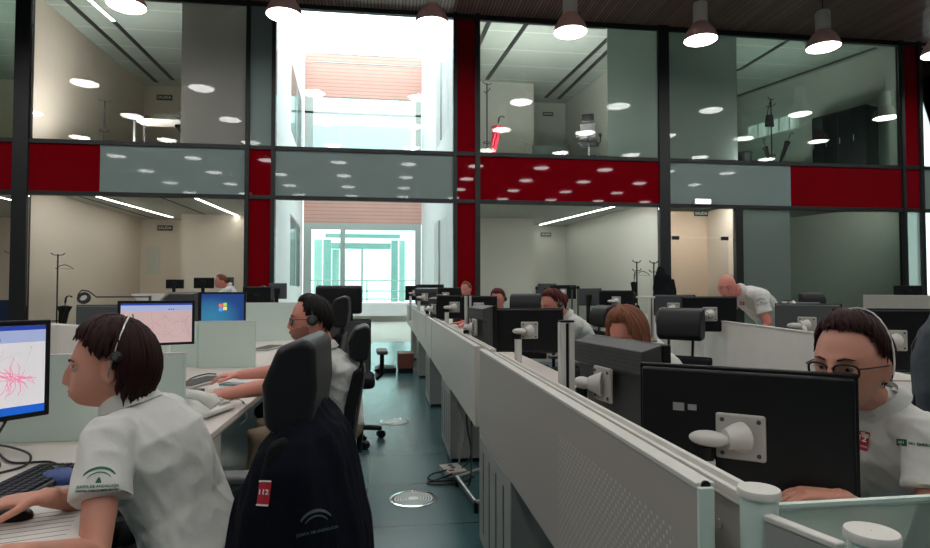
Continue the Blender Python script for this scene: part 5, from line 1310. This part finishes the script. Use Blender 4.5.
# swing-arm magnifier behind the left desks
q = atD(84, 297, 5.2); q2 = atD(150, 297, 5.4)
r = empty('magnifier_lamp', (q.x, q.y, DZ), 0, 'magnifier lamp with a thin horizontal arm, left of the map screens', 'lamp'); zq = q.z-DZ
MB().tube([(q2.x-q.x, q2.y-q.y, 0), (q2.x-q.x, q2.y-q.y, zq+.01)], .012, 10).build('stem', M_greyp, r)
MB().tube([(q2.x-q.x, q2.y-q.y, zq), (.10, 0, zq), (.04, 0, zq+.05), (-.02, 0, zq+.06), (-.05, 0, zq+.02), (-.02, 0, zq-.02)], .006, 8).build('arm', M_black, r)
MB().lathe([(.03, -.015), (.052, -.015), (.056, 0), (.052, .015), (.03, .015)], 24, M=Matrix.Translation((.0, 0, zq-.01)) @ Matrix.Rotation(1.1, 4, 'X'), closed=True).build('head', M_black, r)
MB().lathe([(.001, 0), (.03, 0), (.03, .006), (.001, .006)], 20, M=Matrix.Translation((.0, 0, zq-.013)) @ Matrix.Rotation(1.1, 4, 'X')).build('lens', M_whitep, r)
q = atD(150, 298, 6.3); r = empty('white_tray', (q.x, q.y, DZ), .2, 'small white tray stand above the pinkish map screen', 'tray'); zq = q.z-DZ
MB().prism([(-.17, .045), (.17, .045), (.10, -.03), (-.10, -.03)], 1, -.1, .1, Matrix.Translation((0, 0, zq))).build('tray', M_whitep, r, bevel=.006); MB().cyl((0, 0, 0), (0, 0, zq-.03), .03).build('stem', M_whitep, r)

# ================================================================= CHAIRS
hx = math.radians(180)
ch1 = put_chair(-.55, 1.76, math.radians(178), 'black task chair of the woman with the bob, a navy jacket hung on its back'); ch1.scale = (1.14, 1.14, 1.0)
for o in KIDS(ch1):
    if o.name.startswith('armrest') and o.data.vertices[0].co.x < 0: o.location = (0, -.10, -.16)
    if o.name.startswith('headrest') and 'post' not in o.name: o.scale = (1, 1, 1.28); o.location = (0, 0, -.28*1.175)
put_chair(-.42, 3.36, math.radians(183), 'black task chair with a tilted headrest behind the bearded man').scale = (1, 1, .95)
c = put_chair(-.40, 5.25, math.radians(92), 'tall black chair with a wide headrest beyond the head of the bearded man'); c.scale = (1.24, 1.1, 1.15)
c = put_chair(-.62, 4.35, math.radians(180), 'black chair directly behind the head of the bearded man'); c.scale = (1.08, 1.08, 1.08)
c = put_chair(1.62, 3.30, math.radians(222), 'black task chair with a wide glossy headrest behind the woman with light brown hair'); c.scale = (.92, .92, .97)
for o in KIDS(c):
    if o.name.startswith('headrest') and 'post' not in o.name: o.location = (0, -.01, .06)
    if 'headrest_post' in o.name: o.scale = (1, 1, 1.0); o.location = (0, 0, .045)
q = atD(525, 299.5, 6.3); put_chair(q.x-.09, q.y-.25, math.radians(250), 'black task chair with a wide headrest on two posts beside the woman with the bun').scale = (1.1, 1.1, 1.09)
put_chair(1.72, 5.25, math.radians(188), 'black task chair of the woman with the reddish bun')
put_chair(1.78, 1.68, math.radians(186), 'black task chair of the woman with dark glasses')
q = atD(905, 380, 2.45); put_chair(q.x-.05, q.y+.15, math.radians(120), 'black task chair with a grey blue jacket at the picture edge')
q = atD(842, 297, 7.6); c = put_chair(q.x, q.y+.28, math.radians(265), 'distant black chair with a tall headrest, right of the bald man'); c.scale = (1.1, 1.1, 1.1)
q = atD(836, 302, 6.6); put_chair(q.x, q.y+.28, math.radians(255), 'black chair just in front of the distant tall chair, right of the bald man')
q = atD(624, 294, 11.6); c = put_chair(q.x+.25, q.y+.2, math.radians(262), 'distant black chair left of the coat stand with the umbrella'); c.scale = (1.1, 1.1, 1.1)
c = put_chair(-2.55, 10.95, math.radians(185), 'black chair of the distant man in the white shirt'); c.scale = (1.2, 1.2, 1.2)
# navy jacket over the chair back
def draped(label, c, a, prof, cat='jacket', m=M_navy, voxel=.008, seed=2):
    """prof: z, half thickness (local y), half width (local x), y offset"""
    r = empty('jacket', (c[0], c[1], 0), a-PI/2, label, cat); mb = MB(); rings = []
    for z, hy, hx_, oy, ox in prof: rings.append((V((ox, oy, z)), V((hx_, 0, 0)), V((0, hy, 0))))
    loft(mb, rings, 36)
    def f(co):
        v = noise.noise(V((co.x*9+seed, co.y*9, co.z*2.2))); v2 = noise.noise(V((co.x*22, co.y*22+seed, co.z*5)))
        return .022*v+.010*v2
    o = remesh(mb, 'cloth', m, r, voxel, 3, f); return r, o
jr, jo = draped('navy jacket with a red badge hanging over the near chair back', (-.53, 1.76), math.radians(178),
    [(.26, .20, .30, -.30, .0), (.45, .20, .305, -.30, 0), (.62, .19, .305, -.30, 0), (.76, .165, .30, -.30, 0), (.86, .13, .285, -.31, 0), (.93, .085, .25, -.32, 0), (.96, .05, .2, -.32, 0)])
for s in (-1,):
    MB().tube([(s*.20, -.33, .86), (s*.235, -.34, .72), (s*.24, -.35, .52), (s*.225, -.35, .34)], [.05, .058, .05, .042], 18, flat=.8).build('sleeve', M_navy, jr)
MB().tube([(-.14, -.25, .945), (-.08, -.22, .965), (0, -.215, .97), (.08, -.22, .965), (.14, -.25, .945)], [.012, .02, .022, .02, .012], 12).build('collar', M_navy, jr)
bpy.context.view_layer.update()
def on_obj(vs, fs, target, px, py, d, m, nm, parent, k=0, off=.003):
    inv = parent.matrix_world.inverted(); o_ = inv @ atD(px, py, d); cpos = inv @ V((0, 0, H)); vd = (o_-cpos).normalized()
    up_ = V((0, 0, 1)); up_ = (up_-vd*up_.dot(vd)).normalized(); rgt = vd.cross(up_).normalized()
    if k: rgt, up_ = rgt*math.cos(k)+up_*math.sin(k), up_*math.cos(k)-rgt*math.sin(k)
    return decal([(v[0], v[1]) for v in vs], fs, target, o_, rgt, up_, vd, m, nm, parent, off)
vs, fs = rect2(-.014, -.027, .014, .027); on_obj(vs, fs, jo, 265, 493, 1.5, M_redp, 'red_badge', jr, -.12)
vs, fs = rect2(-.014, .025, .014, .029); on_obj(vs, fs, jo, 265, 493, 1.5, M_whp, 'badge_edge', jr, -.12, .0045)
vs, fs = rect2(-.014, -.029, .014, -.025); on_obj(vs, fs, jo, 265, 493, 1.5, M_whp, 'badge_edge', jr, -.12, .0045)
vs, fs = text_mesh('112', .016, .0005); on_obj([(v[1]*1, -v[0]) if 0 else (v[0], v[1]) for v in vs], fs, jo, 265, 492, 1.5, M_whp, 'badge_number', jr, -.12, .005)
M_dimprint = mat('dim_grey_print', srgb(70, 84, 88), .8)
for r0, r1 in ((.040, .047), (.030, .034)):
    vs, fs = arch(r0, r1, .62, PI-.62, z0=-.02); on_obj(vs, fs, jo, 316, 521, 1.5, M_dimprint, 'logo_arch', jr, .1)
vs, fs = text_mesh('JUNTA DE ANDALUCIA', .009, .0002); on_obj([(v[0], v[1]-.022) for v in vs], fs, jo, 316, 521, 1.5, M_dimprint, 'logo_text', jr, .1, .006)
# grey-blue jacket at the right edge
q = atD(905, 380, 2.45)
jr2, jo2 = draped('grey blue jacket with a yellow lining hung on a chair at the picture edge', (q.x-.05, q.y+.15), math.radians(120),
    [(.45, .09, .22, -.28, 0), (.7, .10, .24, -.28, 0), (.92, .09, .25, -.28, 0), (1.05, .10, .22, -.28, 0), (1.15, .08, .19, -.28, 0), (1.19, .05, .14, -.28, 0)], m=M_denim, seed=5)
MB().tube([(.02, -.385, 1.06), (.03, -.39, .98), (.02, -.385, .9)], [.004, .012, .004], 10).build('lining', M_yel, jr2)

# ================================================================= ROOMS BEHIND THE FACADE
def coat_stand(c, h, label, m=M_blackm, hang=False):
    r = empty('coat_stand', c, .4, label, 'coat stand')
    MB().cyl((0, 0, .03), (0, 0, h), .018, n=12).build('pole', m, r)
    MB().lathe([(.001, 0), (.2, 0), (.2, .015), (.03, .035), (.001, .04)], 28).build('base', m, r)
    for k in range(4):
        a = PI/2*k; d = V((math.cos(a), math.sin(a), 0)); z = h-.02-(.22 if k % 2 else 0)
        MB().tube([V((0, 0, z))+d*.01, V((0, 0, z))+d*.09, V((0, 0, z+.05))+d*.15], [.010, .010, .014], 8).build('hook', m, r)
    MB().lathe([(.11, .55), (.12, .55), (.12, .57), (.11, .57)], 28, closed=True).build('umbrella_ring', m, r)
    return r
def hanger(c, a, label):
    r = empty('clothes_hanger', c, a, label, 'hanger')
    MB().tube([(-.21, 0, -.13), (-.08, 0, -.05), (0, 0, -.03), (.08, 0, -.05), (.21, 0, -.13)], [.008, .010, .011, .010, .008], 8).build('shoulder_bar', M_greyp, r)
    MB().tube([(-.2, 0, -.135), (.2, 0, -.135)], .004, 8).build('lower_bar', M_greyp, r)
    MB().tube([(0, 0, -.03), (0, 0, .01), (.02, 0, .03), (.01, 0, .05), (-.015, 0, .045)], .003, 6).build('hook', M_alu, r)
    return r
def umbrella(c, tilt, a, label, m=M_brolly, L=.85):
    r = empty('umbrella', c, 0, label, 'umbrella'); R_ = Matrix.Rotation(a, 4, 'Z') @ Matrix.Rotation(tilt, 4, 'Y')
    # handle hook up, tip down
    MB().tube([R_ @ V((0, 0, .02)), R_ @ V((0, 0, L-.10))], .006, 8).build('shaft', M_blackm, r)
    MB().tube([R_ @ V((0, 0, L-.18)), R_ @ V((0, 0, L-.05)), R_ @ V((.02, 0, L)), R_ @ V((.055, 0, L+.005)), R_ @ V((.08, 0, L-.03))], .013, 10).build('handle', M_blackm, r)
    b = MB(); n = 8
    prof = [(.006, .03), (.03, .16), (.045, .35), (.05, .52), (.075, .64), (.02, .66)]
    vs = []; fs = []
    for i, (rr, z) in enumerate(prof):
        for k in range(16): g_ = rr*(1.25 if k % 2 else .75); t = 2*PI*k/16+z*1.5; vs.append(R_ @ V((g_*math.cos(t), g_*math.sin(t), z*L/.85)))
    for i in range(len(prof)-1):
        for k in range(16): fs.append((i*16+k, i*16+(k+1) % 16, (i+1)*16+(k+1) % 16, (i+1)*16+k))
    b.add(vs, fs).build('canopy', m, r); return r
UZ = 5.08
q = atY(57, 300, 16.4); coat_stand((q.x, q.y, 0), 2.27, 'coat stand with a hanger and a black umbrella in the lower cream room')
hanger((q.x+.17, q.y-.02, 2.03), .1, 'clothes hanger on the coat stand in the lower cream room')
umbrella((q.x+.16, q.y-.12, .12), .06, 0, 'black umbrella hanging on the coat stand of the lower cream room', L=1.08).scale = (1.8, 1.8, 1)
q = atY(11, 300, 16.2); coat_stand((q.x, q.y, 0), 2.3, 'coat stand seen past the wide black mullion at the picture edge', M_greyp)
r = empty('easel', (atY(5, 300, 15.9).x, 16.3, 0), 0, 'white folding easel at the picture edge before the far room', 'easel')
for s in (-1, 1): MB().tube([(s*.28, 0, 0), (s*.05, 0, 1.35)], .018, 8).build('leg', M_whitep, r)
MB().tube([(0, .45, 0), (0, .02, 1.33)], .018, 8).build('rear_leg', M_whitep, r); MB().box(-.3, -.03, .5, .3, 0, .53).build('ledge', M_whitep, r, smooth=0); MB().box(-.35, -.02, .55, .33, -.005, 1.1).build('board', mat('blue_board', srgb(28, 52, 92), .5), r, smooth=0)
q = atY(104.5, 110, 16.9); coat_stand((q.x, q.y, UZ), 1.38, 'slim coat stand in the upper room beside the desk')
q = atY(487, 110, 16.8); coat_stand((q.x, q.y, UZ), 2.3, 'tall coat stand at the edge of the upper room with the office chair')
q = atY(488, 150, 16.5); umbrella((q.x+.10, q.y, UZ+.02), .10, 0, 'red umbrella leaning on the coat stand of the upper room', M_rbrolly, 1.25).scale = (1.9, 1.9, 1)
q = atY(771, 110, 17.2); coat_stand((q.x, q.y, UZ), 2.38, 'coat stand with two umbrellas and a bag in the upper corner room')
umbrella((q.x-.02, q.y-.05, UZ+.05), -.30, 0, 'closed umbrella leaning outwards on the upper corner room coat stand', L=1.05); umbrella((q.x+.12, q.y-.08, UZ+.05), .38, 0, 'hook-handled umbrella leaning the other way on the upper corner coat stand', L=1.35)
r = empty('hanging_bag', (q.x-.12, q.y-.08, UZ+1.45), 0, 'small black bag hanging on the coat stand of the upper corner room', 'bag')
MB().prism([(-.14, 0), (.14, 0), (.11, .38), (-.09, .38)], 1, -.05, .05).build('body', M_blackm, r, bevel=.02); MB().tube([(-.08, 0, .37), (-.02, 0, .62), (.03, 0, .8), (.08, 0, .37)], .012, 8).build('strap', M_blackm, r)
q = atY(637, 290, 14.4); coat_stand((q.x, q.y, 0), 2.08, 'coat stand with a hanger, left of the pair beside the glass door')
hanger((q.x+.15, q.y-.02, 1.86), .1, 'clothes hanger on the left of the pair of coat stands')
umbrella((q.x-.12, q.y-.05, .75), .03, 0, 'black umbrella hanging on the coat stand with the hanger', L=1.05)
q = atY(654, 290, 13.7); coat_stand((q.x, q.y, 0), 2.03, 'coat stand carrying a black coat beside the glass door')
r = empty('coat', (q.x+.22, q.y-.05, 0), 0, 'black coat hanging on a coat stand beside the glass door', 'coat'); mb = MB()
loft(mb, [(V((.0, 0, .72)), V((.30, 0, 0)), V((0, .14, 0))), (V((.02, 0, 1.0)), V((.30, 0, 0)), V((0, .16, 0))), (V((.0, 0, 1.4)), V((.26, 0, 0)), V((0, .15, 0))), (V((-.02, 0, 1.7)), V((.20, 0, 0)), V((0, .12, 0))), (V((-.06, 0, 1.86)), V((.08, 0, 0)), V((0, .07, 0)))], 24)
remesh(mb, 'cloth', M_blackfab, r, .025, 2, lambda co: .03*noise.noise(co*5)); MB().tube([(.2, 0, 1.6), (.27, .02, 1.3), (.28, .02, 1.0)], [.07, .07, .06], 12).build('sleeve', M_blackfab, r)
# upper rooms: desks, chair, cabinet
def rdesk(c, a, w, d, label, z=UZ):
    r = empty('office_desk', (c[0], c[1], z), a, label, 'desk'); MB().box(-w/2, -d/2, .71, w/2, d/2, .74).build('worktop', M_desk, r, bevel=.004)
    for sx in (-1, 1):
        for sy in (-1, 1): MB().cbox((sx*(w/2-.04), sy*(d/2-.04), .355), (.05, .05, .71)).build('leg', M_greyp, r, smooth=0)
    return r
q = atY(160, 130, 16.5); rdesk((q.x+.2, q.y), 0, 1.5, .7, 'grey legged desk in the upper room beside the filmed glass')
zd = UZ+.74
q1 = atY(167, 120, 16.6); r = empty('document_box', (q1.x, q1.y, zd), 0, 'white document box on the desk of the upper cream room', 'box'); MB().box(-.25, -.13, 0, .30, .13, .20).build('carton', M_whitep, r, bevel=.01); MB().box(-.27, -.15, .18, .32, .15, .23).build('lid', M_paper, r, bevel=.008)
r = empty('small_basket', (q1.x-.50, q1.y, zd), 0, 'small grey basket at the desk end in the upper cream room', 'basket'); MB().lathe([(.07, 0), (.10, .13), (.09, .13), (.06, .01)], 20, closed=True).build('basket', M_greyp, r); MB().tube([(-.09, 0, .12), (0, 0, .2), (.09, 0, .12)], .01, 8).build('handle', M_greyp, r)
q2 = atY(178, 120, 16.3); c = put_chair(q2.x+.25, q2.y, math.radians(185), 'black office chair seen edge-on in the upper cream room', dz=UZ); c.scale = (1.1, 1.1, 1.15)
q = atY(589, 140, 16.3); c = put_chair(q.x, q.y, math.radians(65), 'black office chair with a headrest in the upper room', dz=UZ-.0); c.scale = (1.1, 1.1, 1.08)
q = atY(510, 147, 17.2); rdesk((q.x+.0, q.y), 0, 1.2, .7, 'white desk edge at the red umbrella in the upper room', UZ-.12) if 0 else rdesk((atY(510, 147, 18.9).x, 18.9), 0, 1.1, .7, 'white desk by the red umbrella in the upper room')
q = atY(528, 150, 18.8); r = empty('desk_lamp', (q.x, q.y, UZ+.74), 0, 'white jointed desk lamp in the upper room by the grey screen', 'lamp')
MB().lathe([(.001, 0), (.09, 0), (.09, .02), (.001, .03)], 20).build('base', M_whitep, r); MB().tube([(0, 0, .02), (-.06, 0, .16), (.04, 0, .32)], .02, 8).build('arm', M_whitep, r); MB().tube([(.04, 0, .32), (.02, 0, .36), (-.08, 0, .36)], [.025, .04, .05], 12).build('head', M_whitep, r)
q = atY(551, 150, 19.6); r = empty('office_screen', (q.x, q.y, UZ), 0, 'grey half-height screen behind the desk in the upper room', 'screen')
MB().box(-.65, -.02, .1, .65, .02, 1.25).build('board', mat('grey_screen_cloth', srgb(112, 124, 122), .8), r, bevel=.008)
for s in (-1, 1): MB().box(s*.6-.03, -.2, 0, s*.6+.03, .2, .1).build('foot', M_greyp, r, smooth=0)
# black cabinet along the slanting wall
wd_ = (V(RP1)-V(RP0)).normalized(); wn_ = V((wd_.y, -wd_.x)); wn_ = wn_ if wn_.x < 0 else -wn_
O0 = V(RP0)+wn_*.75; O1 = V(RP1)+wn_*.75
P0 = hit(866, 104, O0, O1); zc = P0.z; P2 = hit(812, 121, O0, O1); P1 = V((P0.x-wn_.x*.62, P0.y-wn_.y*.62, zc))
r = empty('black_cabinet', (P0.x, P0.y, UZ), 0, 'long black cabinet along the wall of the upper corner room', 'cabinet')
d = (P2-P0); d.z = 0; L = d.length; d.normalize(); wv = V((P1.x-P0.x, P1.y-P0.y, 0)); hz = zc-UZ
pl = [(0, 0), (wv.x, wv.y), (wv.x+d.x*L, wv.y+d.y*L), (d.x*L, d.y*L)]
MB().prism(pl, 2, 0.02, hz).build('carcass', M_blackm, r, bevel=.01)
nr = V((-d.y, d.x, 0)); nr = nr if nr.dot(V((-P0.x, -P0.y, 0))) > 0 else -nr
for i in range(4):
    a = d*(L*(i+.03)/4)+nr*.004; b_ = d*(L*(i+.97)/4)+nr*.004
    dr = MB().wall((a.x, a.y), (b_.x, b_.y), .08, hz-.06, .02).build('door', M_black, r, smooth=0)
    m_ = a.lerp(b_, .9)+nr*.025; MB().cyl((m_.x, m_.y, hz*.45), (m_.x, m_.y, hz*.55), .012, n=8).build('handle', M_alu, dr)
q = atY(744, 155, 17.4); r = empty('waste_bin', (q.x, q.y, UZ), 0, 'black bin by the coat stand of the upper corner room', 'bin'); MB().lathe([(.18, 0), (.24, .62), (.26, .64), (.24, .66), (.22, .62), (.17, .02)], 24, closed=True).build('bin', M_blackm, r); MB().lathe([(.001, .02), (.17, .02), (.17, .04), (.001, .04)], 24).build('bottom', M_black, r)
q = atY(680, 140, 18.0); c = put_chair(q.x, q.y, math.radians(95), 'dark office chair behind the mint filmed glass of the upper corner room', dz=UZ); c.scale = (1.3, 1.3, 1.3)
C1_used = True
# stubble beard
def beard(p, m):
    vs, fs = head_mesh(male=True); out = []
    for f_ in fs:
        c = sum((V(vs[i]) for i in f_), V())/len(f_)
        if -.115 < c.z < -.026-.22*c.y and c.y > .012+max(0, (-.03-c.z))*.0 and not (abs(c.x) < .02 and -.075 < c.z < -.056) and c.y > -.0: out.append(f_)
    me = MB(); me.add([V(v)*1.012+V((0, .0015, 0)) for v in vs], out, p['HM']); return me.build('beard', m, p['root'], smooth=80)
beard(p2, mat('stubble', srgb(160, 110, 96), .8, var=.3, vscale=300))
